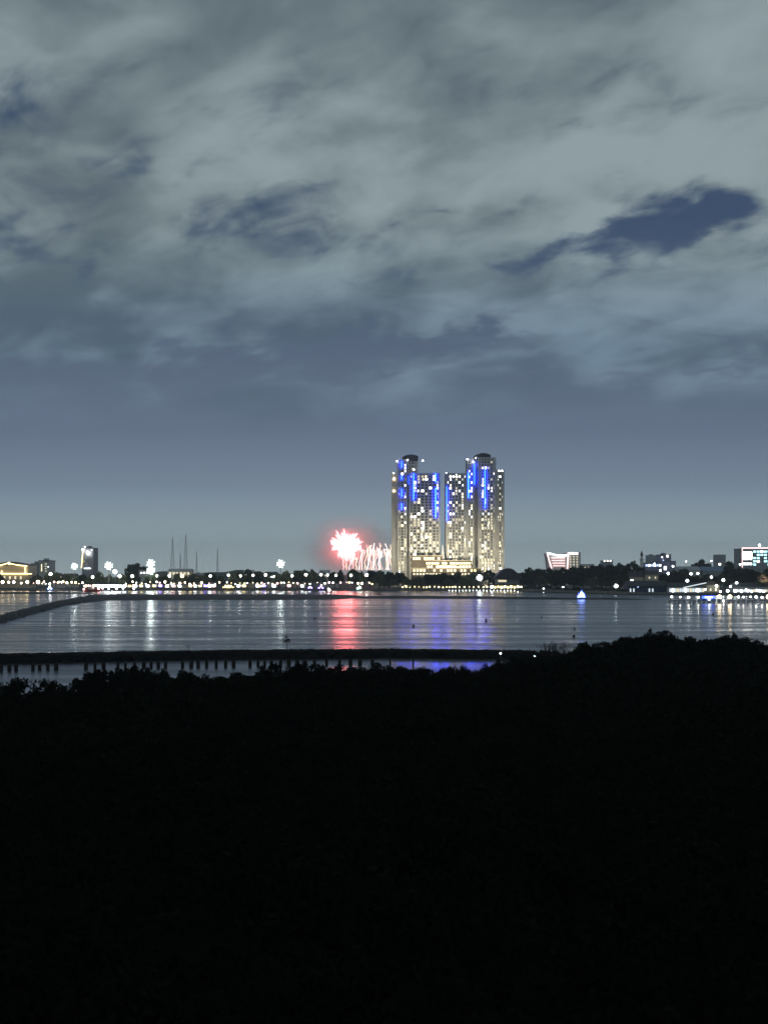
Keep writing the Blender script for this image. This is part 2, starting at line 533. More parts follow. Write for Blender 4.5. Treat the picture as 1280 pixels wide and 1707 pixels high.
# near shore under the mangroves
near = [(-120, 92), (X(-60, 98), 98), (X(100, 104), 104), (X(160, 112), 112), (X(300, 120), 120), (X(450, 127), 127), (X(700, 126), 126),
        (X(800, 128), 128), (X(850, 140), 140), (X(870, 176), 176), (X(960, 190), 190), (X(1100, 186), 186), (X(1320, 176), 176), (150, 170)]
m = MB(); n = len(near)
m.v = [(x, y, 0.25) for x, y in near] + [(x * 1.01, y + 2.0, -0.3) for x, y in near] + [(160, -50, 0.6), (-130, -50, 0.6)]
m.f = [tuple(range(n)) + (2 * n, 2 * n + 1)] + [(i, n + i, n + i + 1, i + 1) for i in range(n - 1)]
struct(m.build('mudflat', 'mud'))

# ------------------------------------------------------------------ apartment towers
TY = 1100.0
FL = 3.08
WIN = {}


def win_mesh(mat, w, h, d=0.12):
    k = (mat, round(w, 2), round(h, 2))
    if k not in WIN:
        mm = MB().box(-w / 2, w / 2, -d / 2, d / 2, -h / 2, h / 2)
        me = bpy.data.meshes.new('window'); me.from_pydata(mm.v, [], mm.f); me.materials.append(MATS[mat]); WIN[k] = me
    return WIN[k]


def wing(root, x0, x1, ztop, y0, y1, ncol, prob, hot=(), sides=(True, True), zb=LZ, seed=0):
    """one wing of a tower: dark glazed body, piers, storey slabs, lit panes set into the bays"""
    rr = random.Random(seed)
    MB().box(x0 + .5, x1 - .5, y0 + .55, y1, zb, ztop).build('glazed_wall', 'glass_dark', root)
    bw = (x1 - x0) / ncol
    for i in range(ncol + 1):
        xa = x0 + i * bw
        w = 0.78 if 0 < i < ncol else 1.0
        xa = min(max(xa, x0 + w), x1 - w)
        MB().box(xa - w, xa + w, y0, y0 + 1.4, zb, ztop - .01).build('pier', 'render_pale', root)
    for s, on in zip((x0, x1), sides):
        if on:
            nd = max(2, int((y1 - y0) / 5))
            for i in range(1, nd + 1):
                yy = y0 + (y1 - y0) * i / nd
                MB().box(s - .05 if s == x0 else s - .6, s + .6 if s == x0 else s + .05, yy - 1.2, yy, zb, ztop - .01).build('pier', 'render_pale', root)
    sl = MB()
    nf = int((ztop - zb) / FL)
    for k in range(1, nf + 1):
        z = zb + k * FL
        sl.box(x0 - .25, x1 + .25, y0 - .55, y1 + .1, z - .46, z + (.62 if z + .62 < ztop else 0))
    sl.box(x0 - .1, x1 + .1, y0 - .3, y1 + .3, ztop - .02, ztop + 1.3)
    stuff(sl.build('storey_slabs', 'render_pale', root))
    ox, oy, oz = ORG[root.name]
    ww, wh = bw - 1.56, FL - 1.12
    for i in range(ncol):
        hp = dict(hot).get(i, None)
        for k in range(nf):
            z = zb + k * FL + .62 + wh / 2 + .02
            fr = k / nf
            p = hp if hp is not None else prob * (1.7 if fr < .45 else 1.1)
            if hp is None and rr.random() < (.30 if fr < .6 else .13):
                put('window', win_mesh('win_dim', ww * .8, wh), root, (x0 + (i + .5) * bw - ox, y0 + .46 - oy, z - oz))
            elif rr.random() < p:
                q = rr.random()
                if fr < .5:
                    mt = 'win_warm' if q < .40 else 'win_white' if q < .58 else 'win_bright' if q < .74 else 'win_yellow'
                else:
                    mt = 'win_warm' if q < .22 else 'win_white' if q < .62 else 'win_bright'
                f = rr.choice((1, 1, .62, .5))
                if mt == 'win_bright': f = 1
                dxx = rr.choice((-1, 1)) * ww * (1 - f) / 2
                put('window', win_mesh(mt, ww * f, wh), root, (x0 + (i + .5) * bw + dxx - ox, y0 + .46 - oy, z - oz))


def strip(root, px, py0, py1, w=1.5, y=None, Y=TY, mat='led_blue'):
    x = X(px, Y); yy = (y if y is not None else Y) - 1.5
    o = MB().box(x - w * .23, x + w * .23, yy - .35, yy + .1, Z(py1, Y), Z(py0, Y)).build('light_strip', mat, root)
    return o


def vault(root, px0, px1, py0, py1, y0, y1, lean=0.0):
    a, b = X(px0, TY), X(px1, TY); z0, z1 = Z(py1, TY), Z(py0, TY)
    poly = [(a, z0)]
    for i in range(9):
        t = i / 8
        poly.append((a + (b - a) * t, z0 + 1 + (z1 - z0 - 1) * max(0, math.sin(math.pi * (0.12 + 0.70 * (t if lean >= 0 else 1 - t)))) ** 0.7))
    poly.append((b, z0))
    return MB().prism(poly, y0, y1).build('roof_vault', 'roof_dark', root)


def tower_lamp(root, px, py, mat='lamp_small', r=0.62, y=TY - 1.2):
    x, z = X(px, TY), Z(py, TY)
    m = MB(); m.ball((x, y, z), r, 8, 6)
    o = m.build('roof_lamp', mat, root, True)
    MB().tube([(x, y, z - 2.4), (x, y, z - .4)], .14, 5).build('lamp_stem', 'steel', o)


tA = thing('apartment_tower', 'tall apartment tower with a curved roof, next to the fireworks', 'tower', (X(692, TY), TY, LZ))
wing(tA, X(653, TY), X(661.5, TY), Z(788, TY), TY + 4, TY + 22, 2, .07, seed=11)
wing(tA, X(661.5, TY) + .3, X(679, TY), Z(767.5, TY), TY, TY + 24, 3, .12, hot={2: .55, 1: .22}.items(), seed=12)
wing(tA, X(679.6, TY), X(697, TY), Z(766, TY), TY + 9, TY + 26, 3, .02, seed=13)
wing(tA, X(681.5, TY), X(733, TY), Z(791, TY), TY - 3, TY + 8.4, 8, .20, seed=14)
vault(tA, 671, 697, 757, 766.5, TY + 3, TY + 22)
strip(tA, 669.5, 769, 780); strip(tA, 669.5, 793, 800); strip(tA, 669.5, 815, 829); strip(tA, 669.5, 839, 850)
strip(tA, 689.3, 790, 834, 1.9, TY - 3); strip(tA, 725.5, 790, 804, 2.4, TY - 3); strip(tA, 725.5, 814, 863, 2.4, TY - 3)
strip(tA, 681.5, 793, 806, 1.2, TY + 9)
for px, py in ((661, 769), (679.5, 767), (704.5, 768), (656, 789), (690, 783), (732, 791.5)): tower_lamp(tA, px, py)
for px, py in ((656.6, 798), (656.6, 818)): tower_lamp(tA, px, py, 'lamp_warm', .95, TY + 2.3)

tB = thing('apartment_tower', 'tall apartment tower with a stepped roof, next to the dark trees', 'tower', (X(792, TY), TY, LZ))
wing(tB, X(743, TY), X(778, TY), Z(791, TY), TY - 2, TY + 20, 7, .20, hot={1: .36}.items(), seed=21)
wing(tB, X(778, TY) + .3, X(790, TY), Z(766.5, TY), TY + 1, TY + 22, 2, .16, hot={1: .42, 0: .30}.items(), seed=22)
wing(tB, X(790, TY) + .3, X(796, TY), Z(768, TY), TY + 6, TY + 22, 1, .05, seed=23)
wing(tB, X(796, TY) + .3, X(826, TY), Z(765, TY), TY - 3, TY + 20, 6, .17, hot={1: .40}.items(), seed=24)
wing(tB, X(826, TY) + .3, X(840, TY), Z(786, TY), TY - 1, TY + 20, 3, .22, seed=25)
vault(tB, 791, 818, 754.5, 765, TY + 3, TY + 18)
strip(tB, 743.9, 812, 868, 1.3, TY - 2); strip(tB, 780.5, 788, 830, 2.4, TY + 1); strip(tB, 790.7, 770, 808, 1.2, TY + 1)
strip(tB, 807.5, 780, 848, 1.5, TY - 3)
for px, py in ((743.6, 789), (760, 791), (778.5, 765.5), (792.5, 764), (825, 764), (836.5, 785), (831.5, 785), (788, 770)): tower_lamp(tB, px, py)


def spot(name, loc, target, energy, col, ang=60, blend=.8, size=2.0):
    d = bpy.data.lights.new(name, 'SPOT'); d.energy = energy; d.color = col; d.spot_size = R(ang); d.spot_blend = blend; d.shadow_soft_size = size
    o = bpy.data.objects.new(name, d); C.objects.link(o); o.location = loc
    o.rotation_euler = (Vector(target) - Vector(loc)).to_track_quat('-Z', 'Y').to_euler()
    return o


# facade floodlights on the podium roof
for px, t, e in ((668, tA, .8), (712, tA, 1.0), (756, tB, 1.1), (822, tB, 1.0)):
    x = X(px, TY)
    s = spot('facade_floodlight', (x, TY - 62, 24), (x, TY, 42), 1.0e5 * e, (1.0, .88, .62), 84)
    MB().tube([(x, TY - 62.5, LZ), (x, TY - 62.5, 23.5)], [.35, .25], 6).build('floodlight_pole', 'steel', t)
    MB().box(x - .7, x + .7, TY - 63, TY - 62.4, 23.3, 24.3).build('floodlight_housing', 'steel_dark', t)
    s.parent = t; s.location = Vector(s.location) - Vector(ORG[t.name])

# podium between the towers
pd = thing('podium_building', 'low podium building with rows of yellow lit bays between the towers', 'building', (X(740, 1085), 1080, LZ))
PY = 1080
for (a, b, t0, t1, dy) in ((686, 737, 927, 956, 4), (708, 786, 935, 958, 0), (686, 800, 948, 962, -5)):
    MB().box(X(a, PY), X(b, PY), PY + dy, PY + dy + 12, LZ, Z(t0, PY)).build('wall', 'render_dark', pd)
    MB().box(X(a, PY) - .5, X(b, PY) + .5, PY + dy - .8, PY + dy + 12.2, Z(t0, PY), Z(t0, PY) + .8).build('cornice', 'render_cream', pd)
for (a, b, py, hh, st, dy, mt) in ((688, 736, 931, 2.6, 4.6, 4, 'win_yellow'), (710, 786, 939, 2.2, 4.4, 0, 'win_yellow'), (712, 786, 944.5, 2.0, 4.9, 0, 'win_warm'),
                                   (688, 800, 951, 2.2, 5.6, -5, 'win_yellow'), (688, 800, 957, 1.8, 5.3, -5, 'win_dim')):
    q = a + 2
    while q < b - 2:
        if random.random() < .85:
            put('window', win_mesh(mt, 2.1, hh), pd, (X(q, PY) - ORG[pd.name][0], PY + dy - .06 - 1080, Z(py, PY) - LZ))
        q += st
# white curved sail wall between the towers
poly = [(X(735, 1075), LZ)]
for i in range(9):
    t = i / 8 * math.pi / 2
    poly.append((X(735 + 8 * math.sin(t) * .25 + 1, 1075), Z(958 - 50 * math.sin(t), 1075)))
for i in range(9):
    t = math.pi / 2 - i / 8 * math.pi / 2
    poly.append((X(743.5 - 5 * math.sin(t) ** 2 * .8, 1075), Z(958 - 50 * math.sin(t) + .3, 1075)))
MB().prism(poly, 1090, 1092).build('sail_wall', 'render_white', pd)

# ------------------------------------------------------------------ other buildings
def block(name, label, cat, px0, px1, py, Y, depth, wall, roof='roof_dark', wins=(), group=None, plant=True):
    """flat-roofed building, wins: (px, py, w px, h px, material)"""
    t = thing(name, label, cat, (X((px0 + px1) / 2, Y), Y, LZ), group)
    x0, x1, zt = X(px0, Y), X(px1, Y), Z(py, Y)
    MB().box(x0, x1, Y, Y + depth, LZ, zt).build('wall', wall, t)
    MB().box(x0 - .3, x1 + .3, Y - .3, Y + depth + .3, zt, zt + .7).build('parapet', roof, t)
    if plant:
        w = (x1 - x0)
        MB().box(x0 + w * .3, x0 + w * .62, Y + depth * .3, Y + depth * .7, zt + .69, zt + 3.2).build('roof_room', wall, t)
    o = ORG[t.name]
    for (a, b, w, h, mt) in wins:
        put('window', win_mesh(mt, S(w, Y), S(h, Y)), t, (X(a, Y) - o[0], -.05, Z(b, Y) - o[2]))
    return t


def gable(name, label, cat, px0, px1, pyeave, pyridge, Y, depth, wall, roof, wins=(), group=None, along=False):
    t = thing(name, label, cat, (X((px0 + px1) / 2, Y), Y, LZ), group)
    x0, x1, ze, zr = X(px0, Y), X(px1, Y), Z(pyeave, Y), Z(pyridge, Y)
    MB().box(x0 + .4, x1 - .4, Y + .4, Y + depth - .4, LZ, ze).build('wall', wall, t)
    m = MB()
    if along:      # ridge parallel to the water: the slope faces us
        ym = Y + depth / 2
        m.v = [(x0, Y, ze - .05), (x1, Y, ze - .05), (x1, ym, zr), (x0, ym, zr), (x0, Y + depth, ze - .05), (x1, Y + depth, ze - .05)]
        m.f = [(0, 1, 2, 3), (3, 2, 5, 4), (0, 3, 4), (1, 5, 2), (0, 4, 5, 1)]
    else:
        xm = (x0 + x1) / 2
        m.prism([(x0, ze - .05), (x1, ze - .05), (xm, zr)], Y, Y + depth)
    m.build('roof', roof, t)
    o = ORG[t.name]
    for (a, b, w, h, mt) in wins:
        put('window', win_mesh(mt, S(w, Y), S(h, Y)), t, (X(a, Y) - o[0], .33, Z(b, Y) - o[2]))
    return t


def led_line(root, pts, Y, mat='led_warm', r=.4, name='light_strip'):
    return MB().tube([(X(a, Y), Y - .8, Z(b, Y)) for a, b in pts], r, 6).build(name, mat, root)


# left: hall outlined in yellow light
Y = 1040
t = gable('hall', 'wide low hall outlined in yellow light strips', 'hall', -20, 48, 942, 936, Y, 25, 'render_cream', 'roof_dark',
          [(8 + 9 * i, 963, 3, 5, 'win_dim') for i in range(4)])
led_line(t, [(-20, 946), (0, 942.5), (14, 939), (30, 941.8), (46, 943.5)], Y); led_line(t, [(-20, 956.5), (54, 956.5)], Y)
led_line(t, [(43, 943.6), (43, 956)], Y); led_line(t, [(4, 951), (4, 956)], Y)
MB().ball((X(16, Y), Y - .8, Z(939, Y)), 1.3).build('gable_lamp', 'lamp_yellow', t)

Y = 1250
block('office_block', 'pale office block with few lit windows beside the outlined hall', 'building', 52, 63, 940, Y, 20, 'render_pale', wins=[(55, 945, 1.5, 2, 'win_white'), (60, 948, 1.5, 2, 'win_dim'), (59, 953, 1.5, 2, 'win_dim')])
block('office_block', 'taller pale block with lit stairwell column near the outlined hall', 'building', 65, 84, 935, Y, 20, 'render_pale',
      wins=[(70, 942 + 3 * i, 1.2, 2, 'win_warm') for i in range(4)] + [(77, 940 + 4 * i, 3, 1.3, 'win_dim') for i in range(4)] + [(81, 945, 1.5, 1.5, 'win_white')])
Y = 1450
t = block('office_tower', 'dark slim office tower with one glowing vertical edge strip', 'tower', 137, 157, 914, Y, 22, 'render_grey',
          wins=[(141 + 4 * i, 921 + 5 * j, 1.2, 1.2, 'win_dim') for i in range(4) for j in range(6) if (i * 7 + j * 3) % 5 > 3])
led_line(t, [(139, 917), (138, 930), (136.5, 947)], Y, 'led_warm', .45); led_line(t, [(141, 947.5), (152, 947.5)], Y, 'led_white', .5)
for a, b, r in ((139.5, 916, 1.3), (148, 922, 1.9), (143, 911.5, .6), (154, 917, .5)):
    MB().ball((X(a, Y), Y - 2.6, Z(b, Y)), r).build('facade_lamp', 'lamp_small', t)

Y = 1040
gable('shed', 'cream lit shed with broad yellow lamp near the radio masts', 'shed', 279, 319, 952, 948, Y, 18, 'render_cream', 'roof_metal',
      [(284 + 6 * i, 956, 3.4, 4, 'win_dim') for i in range(6)], along=True)
block('warehouse', 'small pale warehouse beside the tallest floodlight mast', 'building', 232, 250, 950, 1100, 16, 'render_pale', plant=False,
      wins=[(236 + 5 * i, 955, 2.6, 2.4, 'win_white') for i in range(3)])

# houses among the trees along the left shore
hp = [(96, 955), (118, 956), (330, 954), (344, 957), (398, 952), (414, 950), (432, 952), (452, 953), (476, 954), (498, 951), (522, 952), (541, 950), (556, 953), (632, 953)]
for i, (px, py) in enumerate(hp):
    Y = 1035 + (i * 37) % 60
    gable('house', ('pale', 'cream', 'grey', 'white')[i % 4] + ' walled house with ' + ('brown', 'dark', 'metal')[i % 3] + ' roof and lit windows behind the promenade lamps', 'house', px - 9, px + 9, py + 5, py, Y, 12,
          ('render_pale', 'render_cream', 'render_grey', 'render_white')[i % 4], ('roof_brown', 'roof_dark', 'roof_metal')[i % 3],
          [(px - 5 + 5 * k, py + 8.5, 2.6, 3, ('win_warm', 'win_white', 'win_dim', 'win_bright')[(i + k * 2) % 4]) for k in range(3)],
          group='houses along the left shore', along=bool(i % 2))

# white building with a sweeping roof edge
Y = 1300
t = thing('pavilion_hall', 'white building with swooping roof edge outlined in light', 'building', (X(938, Y), Y, LZ))
poly = [(X(917, Y), LZ), (X(913, Y), Z(930, Y)), (X(911, Y), Z(922, Y)), (X(918, Y), Z(923.3, Y)), (X(926, Y), Z(925.3, Y)), (X(934, Y), Z(926.4, Y)), (X(942, Y), Z(926, Y)), (X(944, Y), Z(925.5, Y)), (X(944, Y), LZ)]
MB().prism(poly, Y, Y + 25).build('swept_wall', 'render_white', t)
MB().box(X(944.2, Y), X(967, Y), Y - 2, Y + 25, LZ, Z(920.5, Y)).build('stair_tower', 'render_white', t)
led_line(t, [(911, 921.6), (918, 923), (926, 925), (934, 926.1), (944, 925.3)], Y, 'led_white', .8)
led_line(t, [(911.5, 924), (915, 935), (919, 948)], Y, 'led_pink', .7)
led_line(t, [(946.5, 922), (945, 948)], Y - 2, 'led_pink', .9)
for k in range(4): led_line(t, [(918 + k, 930 + 4.4 * k), (941, 930 + 4.4 * k)], Y, 'led_pink', .42)
for k in range(3): put('window', win_mesh('win_bright', S(4.6, Y), S(3.4, Y)), t, (X(948.5 + 5.6 * k, Y) - X(938, Y), -2.06, Z(922.8, Y) - LZ))
for k in range(5):
    for j in range(3): put('window', win_mesh('win_dim', S(2.6, Y), S(2, Y)), t, (X(950 + 5.5 * j, Y) - X(938, Y), -2.06, Z(928 + 4.4 * k, Y) - LZ))
gable('hall', 'low grey roofed hall beside the white swooping building', 'hall', 969, 992, 944, 940, 1300, 18, 'render_pale', 'roof_metal', [(974 + 6 * i, 946, 3, 2, 'win_dim') for i in range(3)], along=True)
block('office_block', 'tiny distant block with three rooftop lights above dark trees', 'building', 1004, 1021, 935, 1700, 20, 'render_grey', wins=[(1007 + 5 * k, 931.5 + 3.5, 2, 2, 'win_bright') for k in range(3)], plant=False)

# minaret
Y = 1250
t = thing('minaret', 'slim white minaret with a dark pointed cap', 'minaret', (X(1069, Y), Y, LZ))
xm = X(1069, Y)
MB().tube([(xm, Y, LZ), (xm, Y, Z(934, Y))], [2.3, 2.0], 10).build('shaft', 'render_white', t)
MB().tube([(xm, Y, Z(934, Y)), (xm, Y, Z(933, Y)), (xm, Y, Z(932, Y))], [2.1, 3.0, 3.0], 10).build('gallery', 'render_pale', t)
MB().tube([(xm, Y, Z(932, Y)), (xm, Y, Z(926, Y))], [1.6, 1.5], 10).build('lantern', 'render_white', t)
MB().tube([(xm, Y, Z(926.2, Y)), (xm, Y, Z(925.6, Y)), (xm, Y, Z(922, Y)), (xm, Y, Z(917, Y))], [1.5, 2.0, 1.2, .1], 10).build('cap', 'roof_dark', t)
# violet-lit complex, its violet light put into the wall colour
Y = 1500
block('office_block', 'violet lit low block beside the minaret', 'building', 1074, 1100, 938.5, Y, 20, 'render_violet_lit', plant=False,
      wins=[(1077 + 4.5 * k, 942.5, 3.4, 3.5, ('win_blue', 'win_white')[k % 2]) for k in range(6)])
block('office_block', 'stepped violet lit block with bright lamps beyond the minaret', 'building', 1100, 1118, 925, Y + 30, 24, 'render_violet_lit',
      wins=[(1103, 929, 2, 2, 'win_white'), (1112, 927, 3, 3, 'win_bright'), (1100.8 + 4, 934, 2, 2, 'win_blue'), (1110, 947, 8, 6, 'win_white'), (1114, 940, 2, 2, 'win_blue')])
block('office_block', 'plain violet lit slab with an overhanging flat roof', 'building', 1116, 1126, 936, Y - 20, 18, 'render_violet_lit', plant=False)
block('office_block', 'hazy pale block far behind the minaret', 'building', 1080, 1094, 926, 2300, 25, 'render_grey')
block('office_tower', 'hazy blue grey tower standing alone above the roofs', 'tower', 1194, 1209, 925, 2400, 26, 'render_grey', plant=False,
      wins=[(1199, 940.5, 3, 3, 'win_bright')])
gable('market_hall', 'long white roofed market hall above the shore trees', 'hall', 1132, 1168, 950, 944, 1050, 20, 'render_pale', 'roof_metal', along=True)
gable('market_hall', 'long blue roofed market hall above the shore trees', 'hall', 1170, 1207, 952, 944.5, 1050, 20, 'render_grey', 'roof_blue', along=True)
# bright commercial building at the right
Y = 1300
t = block('hotel_block', 'brightly lit hotel with white screen wall and cyan windows', 'building', 1236, 1300, 915, Y, 30, 'render_grey', plant=False)
led_line(t, [(1235.5, 913.6), (1300, 913.6)], Y, 'led_pink', .8); led_line(t, [(1236, 914), (1236, 946)], Y, 'led_pink', .5)
put('screen', win_mesh('win_bright', S(15, Y), S(13, Y)), t, (X(1245, Y) - ORG[t.name][0], -.1, Z(926.5, Y) - LZ))
for i in range(8):
    for j in range(5):
        if random.random() < .8:
            put('window', win_mesh(random.choice(('led_cyan', 'win_white', 'led_cyan')), S(4.6, Y), S(3.2, Y)), t, (X(1257 + 6 * i, Y) - ORG[t.name][0], -.07, Z(919.5 + 5.4 * j, Y) - LZ))
for i in range(3): put('window', win_mesh('win_white', S(4.2, Y), S(3.6, Y)), t, (X(1240 + 5.2 * i, Y) - ORG[t.name][0], -.07, Z(940, Y) - LZ))
MB().ball((X(1266, Y), Y + 2, Z(909, Y)), 1.5).build('roof_lamp', 'lamp_small', t)
MB().tube([(X(1266, Y), Y + 2, Z(914, Y)), (X(1266, Y), Y + 2, Z(910, Y))], .25).build('lamp_stem', 'steel', t)

# shore houses and sheds at the right
Y = 800
t = gable('shed', 'long dark navy waterfront shed with lit window pairs', 'shed', 1045, 1113, 977, 968, Y, 14, 'render_navy', 'roof_dark',
          [(a, 984, 2.3, 6.0, 'win_soft') for a in (1050.5, 1056, 1082, 1087.5)] + [(1063, 974.5 + 4, 2, 1.6, 'win_blue')], along=True)
t = gable('shed', 'waterfront hall with glowing glass front and sloping lit roof edge', 'hall', 1113, 1176, 979, 971, Y - 6, 14, 'render_pale', 'roof_dark',
          [(1117 + 4.2 * i, 984.5, 3.3, 7.0, ('win_soft', 'win_white', 'win_soft', 'win_dim', 'win_soft')[i % 5]) for i in range(14)], along=True)
led_line(t, [(1138, 979.5), (1176, 971.5)], Y - 6.5, 'win_soft', .4)
MB().tube([(X(1174, Y), Y - 8, LZ), (X(1174, Y), Y - 8, Z(955, Y))], .12).build('flagpole', 'steel', t)
t = gable('shed', 'long dark roofed shed with bright open front at the pier', 'shed', 1222, 1300, 978, 971.5, Y - 6, 14, 'render_grey', 'roof_dark',
          [(1226 + 5 * i, 985, 3.9, 5, ('win_white', 'win_soft', 'win_dim', 'win_soft')[i % 4]) for i in range(15)], along=True)
gable('house', 'tan house with dark overhanging roof above the navy shed', 'house', 1076, 1098, 958, 951, 880, 12, 'render_cream', 'roof_dark', [(1082, 963, 2, 3, 'win_dim'), (1092, 963, 2, 3, 'win_dim')], along=True)
gable('house', 'low tan house with broad dark roof above the navy shed', 'house', 1048, 1074, 962, 951, 885, 14, 'render_cream', 'roof_dark', [(1053, 968, 5, 3, 'win_white')], along=True)
gable('house', 'brown walled house between the glowing hall and the pier lamps', 'house', 1178, 1200, 975, 969, 790, 10, 'render_cream', 'roof_brown', [(1184, 983, 2.5, 4, 'win_dim'), (1193, 983, 2.5, 4, 'win_warm')])
gable('hut', 'small pale hut under the dark trees near the lit jetty lamp', 'hut', 1018, 1040, 984, 980, 850, 8, 'render_pale', 'roof_metal', [(1024, 987, 3, 3, 'win_white'), (1033, 987, 3, 3, 'win_dim')], along=True)

# dark waterside pavilion with curved roof
Y = 952
t = thing('waterside_pavilion', 'dark curved roof pavilion by the water with a glowing ground floor', 'pavilion', (X(868, Y), Y + 6, LZ))
poly = []
for i in range(17):
    u = i / 16
    poly.append((X(826 + 44 * u, Y), Z(964 - 17 * math.sin(math.pi * (.06 + .88 * u)) ** 1.3, Y)))
poly = [(X(826, Y), Z(965.5, Y))] + poly + [(X(870, Y), Z(965.5, Y))]
MB().prism(poly, Y + 2, Y + 24).build('roof', 'roof_dark', t)
MB().box(X(829, Y), X(867, Y), Y + 5, Y + 22, Z(974, Y), Z(965.2, Y)).build('upper_storey', 'render_grey', t)
MB().box(X(816, Y), X(872, Y), Y + 1, Y + 23, Z(975.2, Y), Z(973.8, Y)).build('terrace_roof', 'roof_dark', t)
MB().box(X(820, Y), X(868, Y), Y + 12, Y + 21, LZ, Z(975.2, Y)).build('ground_floor', 'render_cream', t)
put('window', win_mesh('win_dim', S(14, Y), S(3.4, Y)), t, (X(838, Y) - ORG[t.name][0], -1.1, Z(968.5, Y) - LZ))
for i in range(8): MB().tube([(X(819 + 7 * i, Y), Y + 2.5, LZ), (X(819 + 7 * i, Y), Y + 2.5, Z(975.2, Y))], .25, 6).build('column', 'steel_dark', t)
for i in range(10): MB().ball((X(820 + 5.4 * i, Y), Y + 2.2, Z(978.2 + (i % 2), Y)), .8 if i % 3 else 1.2, 8, 5).build('lantern', 'lamp_yellow' if i % 4 else 'lamp_street', t)

# ------------------------------------------------------------------ lamps
GLOBES = {}


def globe_mesh(r, mat):
    if (r, mat) not in GLOBES:
        q = MB().ball((0, 0, 0), r, 10, 7); me = bpy.data.meshes.new('globe'); me.from_pydata(q.v, [], q.f); me.materials.append(MATS[mat]); me.shade_smooth(); GLOBES[(r, mat)] = me
    return GLOBES[(r, mat)]


PARTS = {}


def lamp(name, label, loc, h, r, mat, group, g=1.0, pole=.16):
    """lamp standard: pole, glowing globe, cap"""
    t = thing(name, label, 'street lamp' if name == 'street_lamp' else 'lamp', loc, group)
    k = (r, pole)
    if k not in PARTS:
        q = MB().tube([(0, 0, 0), (0, 0, .05), (0, 0, .052), (0, 0, 1)], [pole * 1.9, pole * 1.8, pole, pole * .7], 6)
        a = bpy.data.meshes.new('pole'); a.from_pydata(q.v, [], q.f); a.materials.append(MATS['steel'])
        q = MB().tube([(0, 0, r * .93), (0, 0, r * 1.1)], [r * .5, r * .1], 8)
        b = bpy.data.meshes.new('cap'); b.from_pydata(q.v, [], q.f); b.materials.append(MATS['steel_dark']); PARTS[k] = (a, b)
    a, b = PARTS[k]
    put('pole', a, t, (0, 0, 0), (1, 1, h - r * g * .9))
    put('globe', globe_mesh(r, mat), t, (0, 0, h), (g,) * 3)
    put('cap', b, t, (0, 0, h), (g,) * 3)
    return t


for n_, (px, py) in enumerate(((192, 953), (200, 960.5), (221, 960.5), (262, 960), (283, 960), (304, 960), (351, 960), (381, 959), (401, 960), (422, 959), (443, 958.5),
               (487, 960), (510, 958), (535, 958), (560, 959), (585, 959), (611, 958.5), (85, 957), (155, 962))):
    Y = 990 + random.uniform(-6, 10)
    g = 1.55 if n_ == 0 else 1.45 if px == 304 else random.uniform(.72, 1.12)
    mt, cw = ('lamp_yellow', 'yellowish') if px == 304 else ('lamp_street', 'white')
    lamp('street_lamp', 'large yellowish street lamp before the cream lit shed' if px == 304 else 'largest white street lamp beside the floodlit stalls' if n_ == 0 else 'tall white street lamp behind the promenade', (X(px, Y), Y, LZ), Z(py, Y) - LZ, 1.25, mt, None if px == 304 or n_ == 0 else 'tall street lamps along the shore road', g)
px = 286.0
pl = [(36, 972), (97, 971), (103, 971), (74, 969.5), (112, 971.5), (120, 972)]
for q in list(range(70, 142, 7)) + list(range(212, 290, 8)) + [14, 22, 55]: pl.append((q + random.uniform(-2, 2), 971 + random.uniform(-1.5, 2.5)))
while px < 632:
    pl.append((px, 972 + random.uniform(-1.6, 1.6))); px += random.choice((4.5, 6.4, 7.2, 8.1, 10.0, 12.5))
for px, py in pl:
    Y = 972 + random.uniform(-1, 3); g = random.choice((.45, .6, .75, .9, 1.0, 1.2, 1.5))
    mt, cw = random.choice((('lamp_warm', 'warm'), ('lamp_warm', 'warm'), ('lamp_street', 'white'), ('lamp_pink', 'pinkish'), ('lamp_small', 'bluish white'), ('lamp_yellow', 'yellow')))
    lamp('promenade_lamp', cw + ' globe lamp on the waterside promenade of the left shore', (X(px, Y), Y, LZ), Z(py, Y) - LZ, .72, mt, 'globe lamps along the left promenade', g)
for px in (5, 46, 64): lamp('promenade_lamp', 'large warm globe lamp by the water below the outlined hall', (X(px, 975), 975, LZ), 6.5, 1.55, 'lamp_warm', 'large warm lamps by the outlined hall', random.uniform(.85, 1.1))
# yellow quay lights below the towers
px = 671.0
while px < 822:
    Yq = 968 - max(0, min(1, (px - 640) / 228)) * 14
    lamp('quay_lamp', 'low yellow bollard lamp on the quay below the apartment towers', (X(px, Yq), Yq, LZ), random.uniform(1.5, 2.3), .62, 'lamp_yellow', 'bollard lamps on the quay below the towers', random.choice((.55, .8, 1, 1.25)))
    px += random.choice((4.8, 6.0, 7.0, 8.2))


